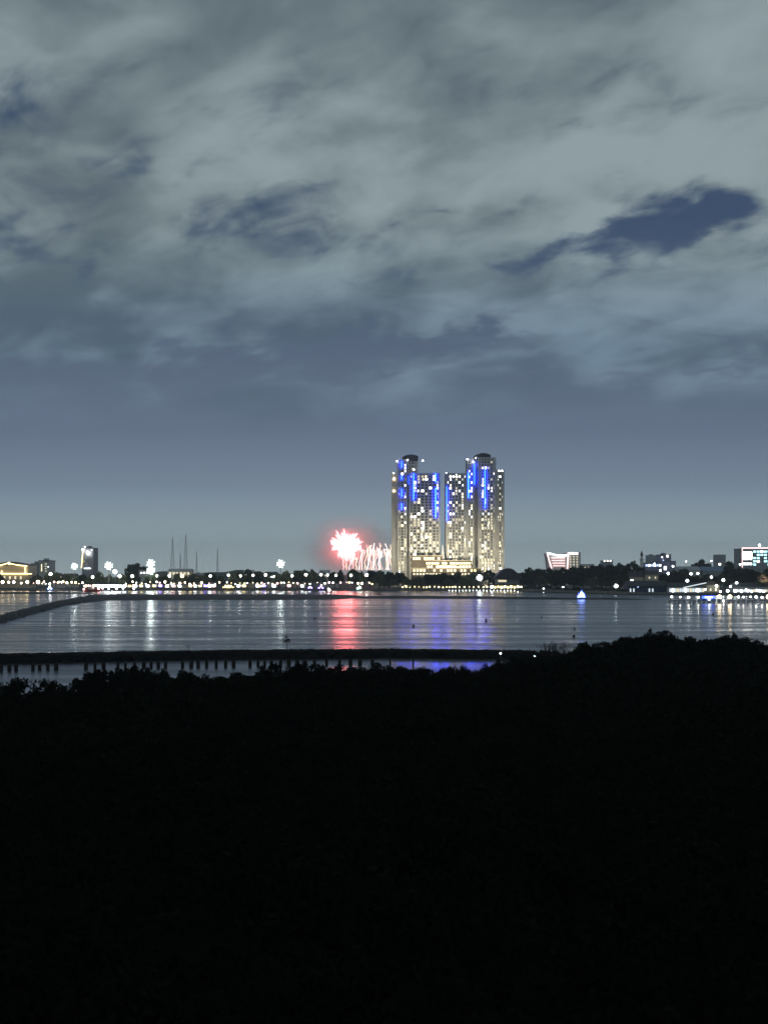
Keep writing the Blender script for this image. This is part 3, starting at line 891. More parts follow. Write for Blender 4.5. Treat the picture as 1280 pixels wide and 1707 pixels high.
def flood(px, py, Y, label, sz=1.0, tiers=1):
    sz *= 1.28
    t = thing('floodlight_mast', label, 'floodlight', (X(px, Y), Y, LZ), None)
    x, z = X(px, Y), Z(py, Y)
    MB().tube([(x, Y, LZ), (x, Y, z)], [.45, .22], 8).build('mast', 'steel', t)
    for k in range(tiers):
        zc = z - k * 4.6 * sz
        MB().tube([(x, Y + .1, zc - 2.6 * sz), (x, Y + .1, zc + 2.6 * sz)], .2, 6).build('head_frame', 'steel_dark', t)
        MB().tube([(x - 2.6 * sz, Y + .1, zc), (x + 2.6 * sz, Y + .1, zc)], .2, 6).build('head_frame', 'steel_dark', t)
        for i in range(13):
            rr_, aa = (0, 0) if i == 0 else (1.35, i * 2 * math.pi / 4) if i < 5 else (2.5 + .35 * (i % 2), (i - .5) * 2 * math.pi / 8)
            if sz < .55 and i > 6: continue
            MB().ball((x + rr_ * math.cos(aa) * sz, Y - .6, zc + rr_ * math.sin(aa) * sz), (.86 if i < 5 else .62) * sz * random.uniform(.85, 1.1), 8, 5).build('floodlight', 'lamp_flood' if i < 5 else 'lamp_halo', t, True)  # outer dim balls are added as a soft glow halo round the lamps
    return t


flood(125, 944, 1000, 'floodlight mast beside the slim tower with the glowing edge', .85)
flood(182, 943, 1000, 'floodlight mast above the brightest market stalls', 1.05)
flood(252, 939.5, 1000, 'tallest floodlight mast, with two tiers of lamps', 1.1, 2)
flood(468, 940, 1000, 'lone floodlight mast between the radio masts and the fireworks', 1.05)
flood(799, 963, 956, 'floodlight mast on the quay in front of the towers', .8)
flood(1026, 977, 850, 'small floodlight mast at the hut under dark trees', .5)
for px, py, Y in ((938, 979, 905), (1151, 956.5, 960), (1162.5, 956, 960), (1205, 967, 800), (1217, 977.5, 780), (1193.5, 976.5, 780), (1175, 982.5, 775), (1224, 985, 775), (1235, 985.5, 775), (1113, 956, 980), (906, 980, 905), (1000, 980, 850), (1090, 940, 1400), (1100, 951, 1100), (1121, 944, 1300), (1145, 968, 830), (1185, 962, 880), (1227, 972, 800), (1243, 983, 770), (1252, 986, 765), (1261, 984, 770), (1272, 986, 765), (1212, 985, 770), (1200, 986, 765), (1160, 984, 775), (1233, 941, 1200), (1143, 936, 1700), (1185, 935, 1700)):  # includes extra lamps added to brighten the right shore
    g = random.uniform(.95, 1.25) if py < 970 else random.uniform(.6, 1.05)
    lamp('street_lamp', 'tall white street lamp on the wooded right hand shore' if px < 1040 else 'white lamp among the roofs and sheds of the right shore', (X(px, Y), Y, LZ), Z(py, Y) - LZ, .95, 'lamp_white', 'street lamps on the right shore', g)

# radio masts far behind
for i, (px, top, Y, lab) in enumerate(((288, 897, 2000, 'faint lattice radio mast next to its taller twin'), (310, 892, 2000, 'tallest faint lattice radio mast'), (301, 923, 2100, 'short faint lattice mast between two taller ones'),
                            (328, 921, 2100, 'short faint lattice mast on the fireworks side of the tallest'), (363, 916, 2100, 'thin lone mast standing apart from the lattice group'))):
    t = thing('radio_mast', lab, 'mast', (X(px, Y), Y, LZ))
    x, z = X(px, Y), Z(top, Y); b = 4.5 if top < 900 else 2.2
    for sx_ in (-1, 1):
        for sy_ in (-1, 1): MB().tube([(x + sx_ * b, Y + sy_ * b, LZ), (x + sx_ * .4, Y + sy_ * .4, z)], [.3, .2], 4).build('leg', 'render_grey', t)
    m = MB(); k = 12
    for j in range(k):
        f0, f1 = j / k, (j + 1) / k; w0, w1 = b + (.4 - b) * f0, b + (.4 - b) * f1
        z0_, z1_ = LZ + (z - LZ) * f0, LZ + (z - LZ) * f1
        m.tube([(x - w0, Y - w0, z0_), (x + w1, Y - w1, z1_)], .12, 4); m.tube([(x + w0, Y - w0, z0_), (x - w1, Y - w1, z1_)], .12, 4)
        m.tube([(x - w0, Y + w0, z0_), (x + w1, Y + w1, z1_)], .12, 4)
    m.build('bracing', 'render_grey', t)
    MB().tube([(x, Y, z - .2), (x, Y, z + 4)], .15, 4).build('antenna', 'steel_dark', t)
for px, top, Y, lab in ((339, 940, 1010, 'thin pale pole beside the yellow boat'), (382, 941, 1010, 'thin pale pole rising behind the yellow boat'), (993, 963, 880, 'thin white pole by the dark trees on the shore')):
    m = MB().tube([(X(px, Y), Y, LZ), (X(px, Y), Y, Z(top, Y))], [.28, .2], 6); m.ball((X(px, Y), Y, Z(top, Y)), .45, 6, 4)
    tag(m.build('pole', 'render_white', loc=(X(px, Y), Y, LZ)), lab, 'pole')

# ------------------------------------------------------------------ stalls on the promenade


def stall(px, Y, w, lampmat, cloth, label, group):
    t = thing('market_stall', label, 'stall', (X(px, Y), Y, LZ), group)
    x = X(px, Y)
    for sx_ in (-1, 1):
        for yy in (Y, Y + 3): MB().tube([(x + sx_ * w / 2, yy, LZ), (x + sx_ * w / 2, yy, LZ + 2.9)], .09, 4).build('post', 'steel', t)
    m = MB(); m.v = [(x - w / 2 - .4, Y - .8, LZ + 2.7), (x + w / 2 + .4, Y - .8, LZ + 2.7), (x + w / 2 + .4, Y + 1.4, LZ + 3.9), (x - w / 2 - .4, Y + 1.4, LZ + 3.9), (x - w / 2 - .4, Y + 3.6, LZ + 2.7), (x + w / 2 + .4, Y + 3.6, LZ + 2.7)]
    m.f = [(0, 1, 2, 3), (3, 2, 5, 4), (0, 3, 4), (1, 5, 2)]; m.build('canopy', cloth, t)
    MB().box(x - w / 2 + .2, x + w / 2 - .2, Y + .2, Y + 1.0, LZ, LZ + 1.0).build('counter', 'timber', t)
    MB().box(x - w / 2 + .3, x + w / 2 - .3, Y - .6, Y - .3, LZ + 2.0, LZ + 2.45).build('tube_light', lampmat, t)
    for k in range(2): MB().ball((x + (k - .5) * w * .5, Y - .9, LZ + 3.3), random.uniform(.4, .95), 7, 5).build('bulb', lampmat, t)
    return t


for i, px in enumerate((143, 150, 157.5, 165, 171, 177, 183, 189, 195, 201, 208, 217, 226)):
    mt = ('lamp_warm', 'lamp_pink', 'lamp_warm', 'lamp_small', 'lamp_white', 'lamp_small', 'lamp_white', 'lamp_small', 'lamp_small', 'lamp_white', 'lamp_small', 'lamp_yellow', 'lamp_small')[i]
    stall(px, 970, 3.6, mt, ('tarp_white', 'tarp_blue', 'tarp_orange')[i % 3], 'market stall with ' + ('white', 'blue', 'orange')[i % 3] + ' canopy lit ' + ('yellow' if mt == 'lamp_yellow' else 'bright white') + ' below the floodlights' if i > 2 else 'warm lit market stall with ' + ('white', 'blue', 'orange')[i % 3] + ' canopy beside the white lit row', 'stalls below the floodlights')
for i, px in enumerate((236, 247, 258, 268, 279, 290, 300, 318, 326, 334, 343, 350, 357, 398, 407, 429, 434, 440, 457, 482, 504)):
    mt = ('lamp_yellow', 'lamp_small', 'lamp_yellow', 'lamp_violet', 'lamp_small', 'lamp_pink', 'lamp_small')[i % 7]
    stall(px, 970, 3.4, mt, ('tarp_blue', 'tarp_orange', 'tarp_white')[i % 3], 'promenade stall with ' + ('blue', 'orange', 'white')[i % 3] + ' canopy and ' + {'lamp_yellow': 'yellow', 'lamp_small': 'white', 'lamp_violet': 'violet', 'lamp_pink': 'pink'}[mt] + ' lights near the yellow boat', 'stalls along the promenade near the yellow boat')

# ------------------------------------------------------------------ boats
def boat(name, label, px, py, L, hull, lamps, cab='render_white', mast=0.0, sail=None, rz=0.0):
    d = DW(py); x = X(px, d)
    t = thing(name, label, 'boat', (x, d, 0))
    h = L * .13
    m = MB(); nn = 9
    for i in range(nn):
        u = i / (nn - 1) * 2 - 1
        w = L * .14 * max(.05, (1 - abs(u) ** 2.6)); sh = h * (1 + .55 * u * u)
        m.v += [(x + u * L / 2, d - w, sh), (x + u * L / 2 * .92, d - w * .5, -.15), (x + u * L / 2 * .92, d + w * .5, -.15), (x + u * L / 2, d + w, sh)]
    for i in range(nn - 1):
        a = i * 4
        m.f += [(a, a + 1, a + 5, a + 4), (a + 1, a + 2, a + 6, a + 5), (a + 2, a + 3, a + 7, a + 6), (a + 3, a, a + 4, a + 7)]
    m.f += [(0, 3, 2, 1), (a + 4, a + 5, a + 6, a + 7)]
    m.build('hull', hull, t)
    MB().box(x - L * .22, x + L * .12, d - L * .085, d + L * .085, h * .9, h + L * .15).build('cabin', cab, t)
    MB().box(x - L * .25, x + L * .16, d - L * .11, d + L * .11, h + L * .15, h + L * .17).build('cabin_roof', 'roof_metal', t)
    if mast: MB().tube([(x, d, h), (x, d, mast)], .09, 5).build('mast', 'steel', t)
    for (u, z, r, mt) in lamps: MB().ball((x + u * L / 2, d - L * .12, z), r, 8, 6).build('lamp', mt, t)
    return t


boat('fishing_boat', 'yellow lit fishing boat moored before the promenade', 381, 984.2, 11.5, 'hull_yellow',
     [(-.8 + .32 * i, 2.2 + .55 * (j + 1) * 1.5, .5, 'lamp_yellow') for i in range(6) for j in range(3) if i in (1, 2, 3, 4) or j == 0], 'hull_yellow', 9)
boat('small_boat', 'small boat with blue and white lights on the hall side of the bay', 84, 984.8, 6, 'hull_blue', [(0, 3.4, 1.0, 'lamp_small'), (-.5, 1.9, .7, 'led_blue_white'), (.5, 1.9, .7, 'led_blue_white')], mast=4)
boat('small_boat', 'small white lit boat in the red glow of the fireworks', 549, 988, 5, 'hull_white', [(0, 2.2, 1.1, 'lamp_pink'), (-.3, 3.2, .6, 'lamp_small')], mast=3.4)
boat('small_boat', 'small boat with greenish lights between fireworks and towers', 598, 985.5, 7, 'hull_white', [(-.3, 2.6, .8, 'lamp_green'), (.4, 3.2, .8, 'lamp_white'), (.1, 4.4, .5, 'lamp_green')], mast=5)
boat('small_boat', 'long red boat below the lit market stalls', 154, 986.2, 15, 'hull_red', [(-.9, 2.2, .8, 'lamp_pink'), (.85, 3.0, 1.1, 'lamp_pink'), (.2, 4.0, .5, 'lamp_warm')])
boat('small_boat', 'small boat with violet lights by the promenade', 517, 984.4, 6, 'hull_blue', [(-.4, 2.6, .7, 'lamp_violet'), (.5, 2.6, .7, 'lamp_violet'), (0, 3.5, .4, 'lamp_small')], mast=4)
boat('small_boat', 'boat with a tall cluster of violet lights by the promenade', 535, 984.4, 7, 'hull_blue', [(-.5, 2.4, .8, 'lamp_violet'), (.5, 2.4, .8, 'lamp_violet'), (0, 3.8, .8, 'lamp_violet'), (.2, 5.0, .4, 'lamp_small')], mast=5)
for i, (px, mt) in enumerate(((172, 'lamp_pink'), (182, 'lamp_small'), (195, 'lamp_small'), (206, 'lamp_white'), (224, 'lamp_small'))):
    boat('small_boat', 'small moored boat with a single lamp below the floodlights', px, 985.6, 5, ('hull_white', 'hull_blue', 'hull_red')[i % 3], [(0, 2.6, .75, mt)], mast=3)['group'] = 'boats moored below the floodlights'
# glowing blue boat with a triangular sail
t = boat('sail_boat', 'small boat with glowing blue white triangular sail', 968, 999, 5.4, 'hull_blue', [(-.7, 1.4, .4, 'led_blue_white'), (.7, 1.4, .4, 'led_blue_white')], 'hull_blue', 5.6)
d = DW(999); x = X(968, d)
m = MB(); m.prism([(x - 1.9, 1.3), (x + 2.0, 1.3), (x + 2.15, 2.1), (x + 1.5, 3.3), (x + .9, 4.3), (x + .1, 4.9), (x - .4, 4.5), (x - .9, 3.3), (x - 1.9, 2.4)], d - .9, d - .7); m.build('sail', 'led_blue_white', t)
for u_, z_ in ((-2.3, 1.9), (2.4, 1.7), (-1.6, 3.6), (1.9, 3.5), (.3, 5.4)): MB().ball((x + u_, d - .8, z_), .33, 7, 5).build('lamp', 'sign_blue', t)  # lamps added round the sail to make its blue halo

# ------------------------------------------------------------------ right-hand pier
PYR = 540.0
t = thing('pier', 'long timber pier with lamp standards on the right of the bay', 'pier', (X(1190, PYR), PYR, 0))
x0, x1 = X(1114, PYR), X(1310, PYR)
for i in range(int((x1 - x0) / 1.9)):
    MB().box(x0 + i * 1.9 + .02, x0 + i * 1.9 + 1.88, PYR - 1.6, PYR + 1.6, 1.25 + .02 * (i % 2), 1.45 + .02 * (i % 3)).build('plank', 'timber', t)
for i in range(int((x1 - x0) / 2.6)):
    for s in (-1.3, 1.3): MB().tube([(x0 + .4 + i * 2.6, PYR + s, -.6), (x0 + .4 + i * 2.6, PYR + s, 1.27)], .17, 6).build('pile', 'timber', t)
for s in (-1.5, 1.5): MB().box(x0, x1, PYR + s - .05, PYR + s + .05, 2.3, 2.42).build('rail', 'timber', t)
for px in (1118, 1132, 1146, 1162, 1229, 1237, 1249, 1258, 1268):
    lamp('pier_lamp', 'small warm globe lamp on the pier rail', (X(px, PYR), PYR - 1.2, 1.47), random.uniform(1.6, 1.9), .50, 'lamp_street', 'small globe lamps along the pier', random.uniform(.75, 1.1))
for px in (1197, 1214.5, 1278): lamp('pier_lamp', 'large glowing warm lamp on the pier near the blue kiosk' if px < 1270 else 'large glowing warm lamp far along the pier', (X(px, PYR), PYR - 1.3, 1.47), 1.9, .95, 'lamp_warm_big', 'large glowing lamps on the pier')
lamp('pier_lamp', 'small low lamp at the water beside the pier', (X(1206, PYR - 4), PYR - 3.2, -.3), 1.5, .50, 'lamp_street', None, .8)
# kiosk with the blue sign
k = thing('kiosk', 'small pier kiosk with glowing blue sign', 'kiosk', (X(1180, PYR), PYR, 1.5))
xa, xb = X(1168, PYR), X(1190, PYR)
MB().box(xa, xb, PYR - 1.0, PYR + 1.2, 1.48, 3.9).build('wall', 'hull_blue', k)
MB().box(xa - .3, xb + .3, PYR - 1.4, PYR + 1.5, 3.9, 4.1).build('roof', 'roof_dark', k)
sg = MB().box(xa + .2, xb - .2, PYR - 1.2, PYR - 1.02, 2.5, 3.8).build('sign', 'sign_blue', k)
m = MB()
for i in range(9):
    u = xa + 1.6 + i * .42
    m.tube([(u, PYR - 1.3, 2.8 + .1 * (i % 2)), (u + .2, PYR - 1.3, 3.3 + .15 * ((i * 7) % 3)), (u + .4, PYR - 1.3, 2.85)], .09, 4)
m.build('lettering', 'led_white', sg)
MB().ball((X(1180, PYR), PYR - 1.5, 2.15), .5, 8, 6).build('lamp', 'lamp_small', k)

# quay jetty under the towers
t = thing('jetty', 'low dark jetty on posts with white lights below the towers', 'jetty', (X(785, 925), 925, 0))
jx0, jx1 = X(708, 925), X(862, 925)
MB().box(jx0, jx1, 924, 927, .75, .95).build('deck', 'timber', t)
i = 0; xx = jx0
while xx < jx1:
    MB().tube([(xx, 924.2, -.5), (xx, 924.2, 1.6 if xx < jx0 + 14 else .76)], .32 if xx < jx0 + 14 else .18, 6).build('post', 'timber', t)
    if i > 6: MB().ball((xx, 923.7, .78), .26, 6, 4).build('lamp', 'lamp_small', t)
    i += 1; xx += 3.1

# ------------------------------------------------------------------ trees of the far shore
def crown_quads(rx, ry, rz, zc, nclump, per, leaf, shape=1.0):
    cs = []
    while len(cs) < nclump:
        p = rng.uniform(-1, 1, 3)
        l = np.linalg.norm(p)
        if l > 1 or l < .35: continue
        if p[2] < -.55: continue
        cs.append(p)
    cs = np.array(cs) * np.array([rx, ry, rz]) + np.array([0, 0, zc])
    rad = rng.uniform(.16, .30, nclump) * min(rx, rz) * 1.1
    pts = []
    for c, r in zip(cs, rad):
        q = rng.normal(size=(per, 3)); q /= np.linalg.norm(q, axis=1)[:, None]
        q *= (rng.uniform(.3, 1, (per, 1)) ** .5) * r * np.array([1.25, 1.25, .8])
        pts.append(c + q)
    pts = np.concatenate(pts)
    return leaf_quads(pts, rng.uniform(.6, 1.25, len(pts)) * leaf), cs


def tree_proto(name, h, spread, leafmat, barkmat, nclump, per, leaf, trunk=.35, crown_h=.66):
    rz = h * crown_h / 2; zc = h - rz
    Q, cs = crown_quads(spread, spread, rz, zc, nclump, per, leaf)
    cm = quads_mesh('crown', Q, leafmat)
    m = MB()
    tr = h * .028 * trunk / .35
    m.tube([(0, 0, -.3), (tr * .6, 0, h * .25), (0, tr, zc), (0, 0, zc + rz * .4)], [tr * 1.5, tr, tr * .7, tr * .25], 7)
    for c in cs[:: max(1, nclump // 9)]:
        z0 = random.uniform(.25, .55) * h
        m.tube([(0, 0, z0), (c[0] * .5, c[1] * .5, (z0 + c[2]) / 2 + .3), tuple(c)], [tr * .55, tr * .35, tr * .1], 5)
    tm = bpy.data.meshes.new('trunk'); tm.from_pydata(m.v, [], m.f); tm.materials.append(MATS[barkmat])
    return tm, cm


TP = [tree_proto('a', 10, 5.2, 'leaf_dark', 'bark', 64, 46, 1.15, .35, .80), tree_proto('b', 10, 4.2, 'leaf_dark', 'bark', 54, 46, 1.1, .35, .82),
      tree_proto('c', 10, 6.0, 'leaf_mid', 'bark', 64, 44, 1.1, .35, .84), tree_proto('d', 10, 3.0, 'leaf_dark', 'bark', 30, 44, .85, .3, .78),
      tree_proto('e', 10, 5.6, 'leaf_dark', 'bark', 64, 46, 1.2, .4, .78)]


def tree(px, py, Y, wpx, k, label, group, name='shore_tree', dz=LZ):
    h = Z(py, Y) - dz
    t = thing(name, label, 'tree', (X(px, Y), Y, dz), group)
    tm, cm = TP[k]
    base = (5.2, 4.2, 6.0, 3.0, 5.6)[k]
    w = S(wpx, Y) / 2 / base
    rz = random.uniform(0, 6.28)
    put('trunk', tm, t, (0, 0, 0), (w, w, h / 10), (0, 0, rz)); put('crown', cm, t, (0, 0, 0), (w, w, h / 10), (0, 0, rz))
    return t


G1 = 'shore trees along the left promenade'
for i in range(44):
    px = -15 + i * 15.4 + random.uniform(-5, 5)
    if 5 < px < 50: continue
    top = 955 + random.uniform(-2, 6) - (4 if 400 < px < 640 else 0)
    tree(px, top, random.uniform(1000, 1030), random.uniform(15, 24), random.choice((0, 2, 2, 2)), 'leafy shore tree behind the promenade lamps', G1)
for px, py, w in ((217, 942, 18), (229, 940, 22), (240, 945, 16)): tree(px, py, 1120, w, 0, 'rounded dark tree clump beside the tallest floodlight mast', 'rounded trees beside the tallest floodlight mast')
G2 = 'trees in front of the apartment towers'
for px, py, w, k in ((632, 957, 24, 2), (648, 954, 20, 0), (664, 955, 24, 0), (676, 963, 18, 2), (700, 962, 22, 2), (713, 958, 20, 1), (724, 958, 22, 0), (738, 956, 22, 1), (752, 959, 20, 0), (764, 952, 13, 3), (773, 962, 18, 2),
                     (786, 957, 26, 2), (802, 951, 17, 3), (814, 949, 17, 3), (823, 957, 16, 1), (689, 965, 15, 2), (745, 965, 20, 2), (655, 966, 20, 2), (640, 968, 18, 2)):
    tree(px, py, random.uniform(985, 1005) if k != 2 else random.uniform(975, 985), w, k, 'dark tree on the quay lawn before the apartment towers', G2)
G3 = 'dark wood on the right of the towers'
for px, py, Y, w, k in ((872, 955, 985, 28, 0), (884, 948, 1000, 30, 4), (898, 949, 990, 30, 0), (912, 948, 975, 30, 4), (926, 951, 960, 28, 0), (940, 948, 950, 30, 4), (956, 946, 950, 32, 0), (972, 945, 940, 34, 4),
                        (988, 944, 930, 34, 0), (1003, 943, 920, 34, 4), (1018, 943, 915, 34, 0), (1034, 941, 905, 34, 4), (1050, 938, 900, 40, 4), (1062, 944, 910, 30, 0),
                        (900, 960, 930, 26, 2), (930, 962, 905, 26, 4), (960, 960, 880, 28, 0), (985, 963, 870, 26, 2), (1010, 960, 865, 28, 4), (1036, 958, 860, 26, 0), (880, 963, 955, 22, 0)):
    tree(px, py, Y, w, k, 'broad dark tree of the wood beside the curved pavilion', G3)
G4 = 'trees among the right shore roofs'
for px, py, Y, w, k in ((1140, 949, 1000, 24, 0), (1122, 952, 1000, 22, 4), (1168, 934.5, 1150, 18, 1), (1180, 940, 1150, 18, 0), (1158, 940, 1160, 16, 1), (1216, 938, 960, 22, 1), (1228, 947, 930, 30, 4), (1244, 949, 900, 34, 0), (1258, 952, 890, 30, 4),
                        (1280, 950, 890, 34, 0), (1200, 957, 900, 26, 2), (1180, 958, 900, 26, 4), (1160, 961, 880, 24, 0), (1130, 962, 870, 22, 4), (1104, 957, 900, 22, 0), (1215, 965, 850, 22, 2), (1240, 964, 840, 26, 4), (1297, 960, 830, 26, 0)):
    tree(px, py, Y, w, k, 'dark tree among the roofs of the right shore', G4)
for i in range(26):
    px = 872 + i * 6.8 + random.uniform(-3, 3); Ys = np.interp(px, [868, 905, 990, 1045], [952, 903, 819, 770]) + random.uniform(3, 10)
    tree(px, 981 + random.uniform(-7, 3) + (px - 870) * .03, Ys, random.uniform(13, 22), random.choice((0, 2, 4)), 'low dark shrub at the water edge below the wood', 'shrubs below the wood', 'waterside_shrub')['category'] = 'shrub'
t = tree(1270, 956, 800, 22, 2, 'pink lit tree above the long shed at the pier', None)
pk = bpy.data.meshes.new_from_object(t.children[1]); pk.materials.clear(); pk.materials.append(MATS['leaf_pink']); t.children[1].data = pk
s = spot('tree_uplight', (X(1270, 800) , 793, 9.5), (X(1270, 800), 800, 16), 9000, (1, .55, .6), 110); s.parent = t; s.location = Vector(s.location) - Vector(t.location)
# bush on the sandbank
Q, _ = crown_quads(2.3, 2.0, 1.1, 1.1, 14, 40, .45)
o = bpy.data.objects.new('bush', quads_mesh('bush', Q, 'leaf_dark')); o.location = (X(631, 690), 690, .7); C.objects.link(o)
tag(o, 'low round bush on the sandbank near the fireworks reflection', 'bush')
# far low wooded ridge behind everything
m = MB(); nn = 160
for i in range(nn + 1):
    x = -2600 + i * 5200 / nn
    h = 14 + 7 * math.sin(i * .31) + 5 * math.sin(i * .83 + 1) + random.uniform(0, 5)
    m.v += [(x, 2700, 0), (x, 2720, h), (x, 2900, h * .8), (x, 2960, 0)]
for i in range(nn):
    a = i * 4
    m.f += [(a + k, a + 4 + k, a + 5 + k, a + 1 + k) for k in range(3)]
struct(m.build('far_terrain', 'leaf_dark'))

# ------------------------------------------------------------------ fireworks
FY = 1150.0
fx, fz = X(577, FY), Z(911, FY)
fw = thing('firework', 'bursting white and red firework with radiating spark trails', 'firework', (fx, FY, fz))
m = MB(); m.ball((fx, FY, fz), 1.0, 20, 14)
c0 = Vector((fx, FY, fz))
m.v = [tuple(c0 + (Vector(v) - c0) * random.uniform(8.5, 11.5)) for v in m.v]
m.build('core', 'firework_core', fw)
for i in range(96):
    u = Vector(rng.normal(size=3)); u.y *= .55; u.normalize()
    L = random.uniform(13.0, 19.5) * (1.0 if u.z > -.3 else .85) * (1.12 if u.z > .1 else 1)
    w = random.uniform(.7, 1.5)
    bend = Vector((0, 0, -1.2)) * random.uniform(.3, 1)
    p0, p1, p2, p3 = (c0 + u * 6, c0 + u * L * .62, c0 + u * L * .85 + bend * .5, c0 + u * L + bend)
    a = MB().tube([tuple(p0), tuple(p1), tuple(p2)], [w * 1.6, w * 1.15, w * .85], 6).build('spark_trail', 'firework_ray', fw)
    MB().tube([tuple(p2), tuple(p2.lerp(p3, .6)), tuple(p3)], [w * .85, w * .8, w * .4], 6).build('spark_tip', 'firework_tip', a)
gp = 'firework fountains beside the burst'
for i, px in enumerate((571, 578, 583, 588, 593, 598, 603, 607, 611, 615, 619, 623, 627, 631, 634, 638, 642, 645, 649, 653)):
    b = Z(950, FY + 4); tp = Z(random.uniform(905, 915) if px > 596 else random.uniform(918, 932), FY + 4)
    x = X(px, FY); y = FY + 4
    pts = []; xx = x
    for k in range(8):
        pts.append((xx, y, b + (tp - b) * k / 7)); xx += random.uniform(-2.0, 2.0)
    m = MB().tube(pts, [random.uniform(.2, .7) for _ in range(7)] + [.5], 6)
    m.tube([pts[3], (pts[3][0] + 2.2, y, pts[3][2] + 5), (pts[3][0] + 3.0, y, pts[3][2] + 9)], [.3, .4, .25], 5)
    sg_ = random.choice((-1, 1)); m.tube([pts[5], (pts[5][0] + sg_ * 1.6, y - .5, pts[5][2] + 2.5), (pts[5][0] + sg_ * 3.4, y - 1, pts[5][2] + 1.5), (pts[5][0] + sg_ * 4.2, y - 1, pts[5][2] - 3)], [.25, .4, .35, .15], 5)
    tag(m.build('firework_fountain', ('fountain_pink', 'fountain_gold', 'fountain_white')[i % 3], loc=(x, y, b)), 'wavering firework fountain trail rising between the burst and the towers', 'firework', gp)



# smoke round the burst
def volume_mat(name, dens, col, aniso, scale=.03, lo=.42, hi=.7):
    m = bpy.data.materials.new(name); m.use_nodes = True; t = m.node_tree; t.nodes.clear()
    out = t.nodes.new('ShaderNodeOutputMaterial'); v = t.nodes.new('ShaderNodeVolumePrincipled')
    v.inputs['Color'].default_value = (*col, 1); v.inputs['Anisotropy'].default_value = aniso
    if scale:
        tcn = t.nodes.new('ShaderNodeTexCoord')
        mp = t.nodes.new('ShaderNodeMapping'); mp.inputs['Scale'].default_value = (1, 1, 2.4); t.links.new(tcn.outputs['Object'], mp.inputs[0])
        n = t.nodes.new('ShaderNodeTexNoise'); n.inputs['Scale'].default_value = scale; n.inputs['Detail'].default_value = 3
        t.links.new(mp.outputs[0], n.inputs['Vector'])
        r = t.nodes.new('ShaderNodeMapRange'); r.inputs[1].default_value = lo; r.inputs[2].default_value = hi; r.inputs[3].default_value = dens * .15; r.inputs[4].default_value = dens
        t.links.new(n.outputs[0], r.inputs[0])
        # fade out towards the edge of the cloud
        ln = t.nodes.new('ShaderNodeVectorMath'); ln.operation = 'LENGTH'
        mp2 = t.nodes.new('ShaderNodeMapping'); mp2.inputs['Scale'].default_value = (1 / 66, 1 / 46, 1 / 46); t.links.new(tcn.outputs['Object'], mp2.inputs[0])
        t.links.new(mp2.outputs[0], ln.inputs[0])
        r2 = t.nodes.new('ShaderNodeMapRange'); r2.interpolation_type = 'SMOOTHSTEP'
        for i_, q in enumerate((.05, 1.0, 1.0, 0.0)): r2.inputs[i_ + 1].default_value = q
        t.links.new(ln.outputs['Value'], r2.inputs[0])
        mu = t.nodes.new('ShaderNodeMath'); mu.operation = 'MULTIPLY'; t.links.new(r.outputs[0], mu.inputs[0]); t.links.new(r2.outputs[0], mu.inputs[1])
        t.links.new(mu.outputs[0], v.inputs['Density'])
    else:
        v.inputs['Density'].default_value = dens
    t.links.new(v.outputs[0], out.inputs['Volume'])
    m.cycles.volume_step_rate = 2.0
    MATS[name] = m


volume_mat('smoke', .048, (.985, .96, .965), .0, .022, .30, .75)
m = MB(); m.ball((fx + 6, FY + 6, fz - 3), 1, 18, 12)
m.v = [((v[0] - fx - 6) * 66 + fx + 6, (v[1] - FY - 6) * 46 + FY + 6, (v[2] - fz + 3) * 46 + fz - 3) for v in m.v]
o = stuff(m.build('smoke', 'smoke', loc=(fx + 6, FY + 6, fz - 3)))
tag(o, 'reddish smoke drifting round the firework burst', 'smoke')

# ------------------------------------------------------------------ near embankment: piles, posts, sapling, rubble
pm = MB(); pm.tube([(0, 0, -.8), (.02, 0, .5), (0, .02, 1.0)], [.30, .29, .26], 7)
pme = bpy.data.meshes.new('wooden_pile'); pme.from_pydata(pm.v, [], pm.f); pme.materials.append(MATS['timber'])
gp = 'row of wooden piles in the lagoon'
px = -8.0
while px < 640:
    base = 1118 - 11.5 * min(1, px / 560) ** .8 if px > 0 else 1118
    d = DW(base)
    if random.random() > .07:
        h = random.uniform(.8, 1.02) * (1 - .16 * min(1, max(px, 0) / 600))
        o = put('wooden_pile', pme, None, (X(px, d), d, 0), (random.uniform(.8, 1.25),) * 2 + (h,), (random.uniform(-.04, .04), random.uniform(-.05, .05), random.uniform(0, 6)))
        tag(o, 'short dark wooden pile in the lagoon before the embankment', 'pile', gp)
    px += random.choice((12.0, 13.4, 14.2, 11.0, 15.5)) * (1.0 if px < 520 else 1.5)
for px, b_, tp, lab in ((650, 1107, 1087, 'tall dark post in the lagoon, the shorter of two'), (688.5, 1108, 1082, 'tallest dark post standing in the lagoon'), (314, 1091, 1073, 'thin pole standing on the embankment')):
    d = DW(b_); h = Z(tp, d)
    m = MB(); m.tube([(X(px, d), d, -.5), (X(px, d) + .05, d, h)], [.17, .13] if px > 400 else [.07, .05], 6)
    if px < 400: m.tube([(X(px, d) - .3, d, h * .8), (X(px, d) + .35, d, h * .8)], .04, 4)
    tag(m.build('mooring_post' if px > 400 else 'pole', 'timber', loc=(X(px, d), d, 0)), lab, 'post')
m = MB()
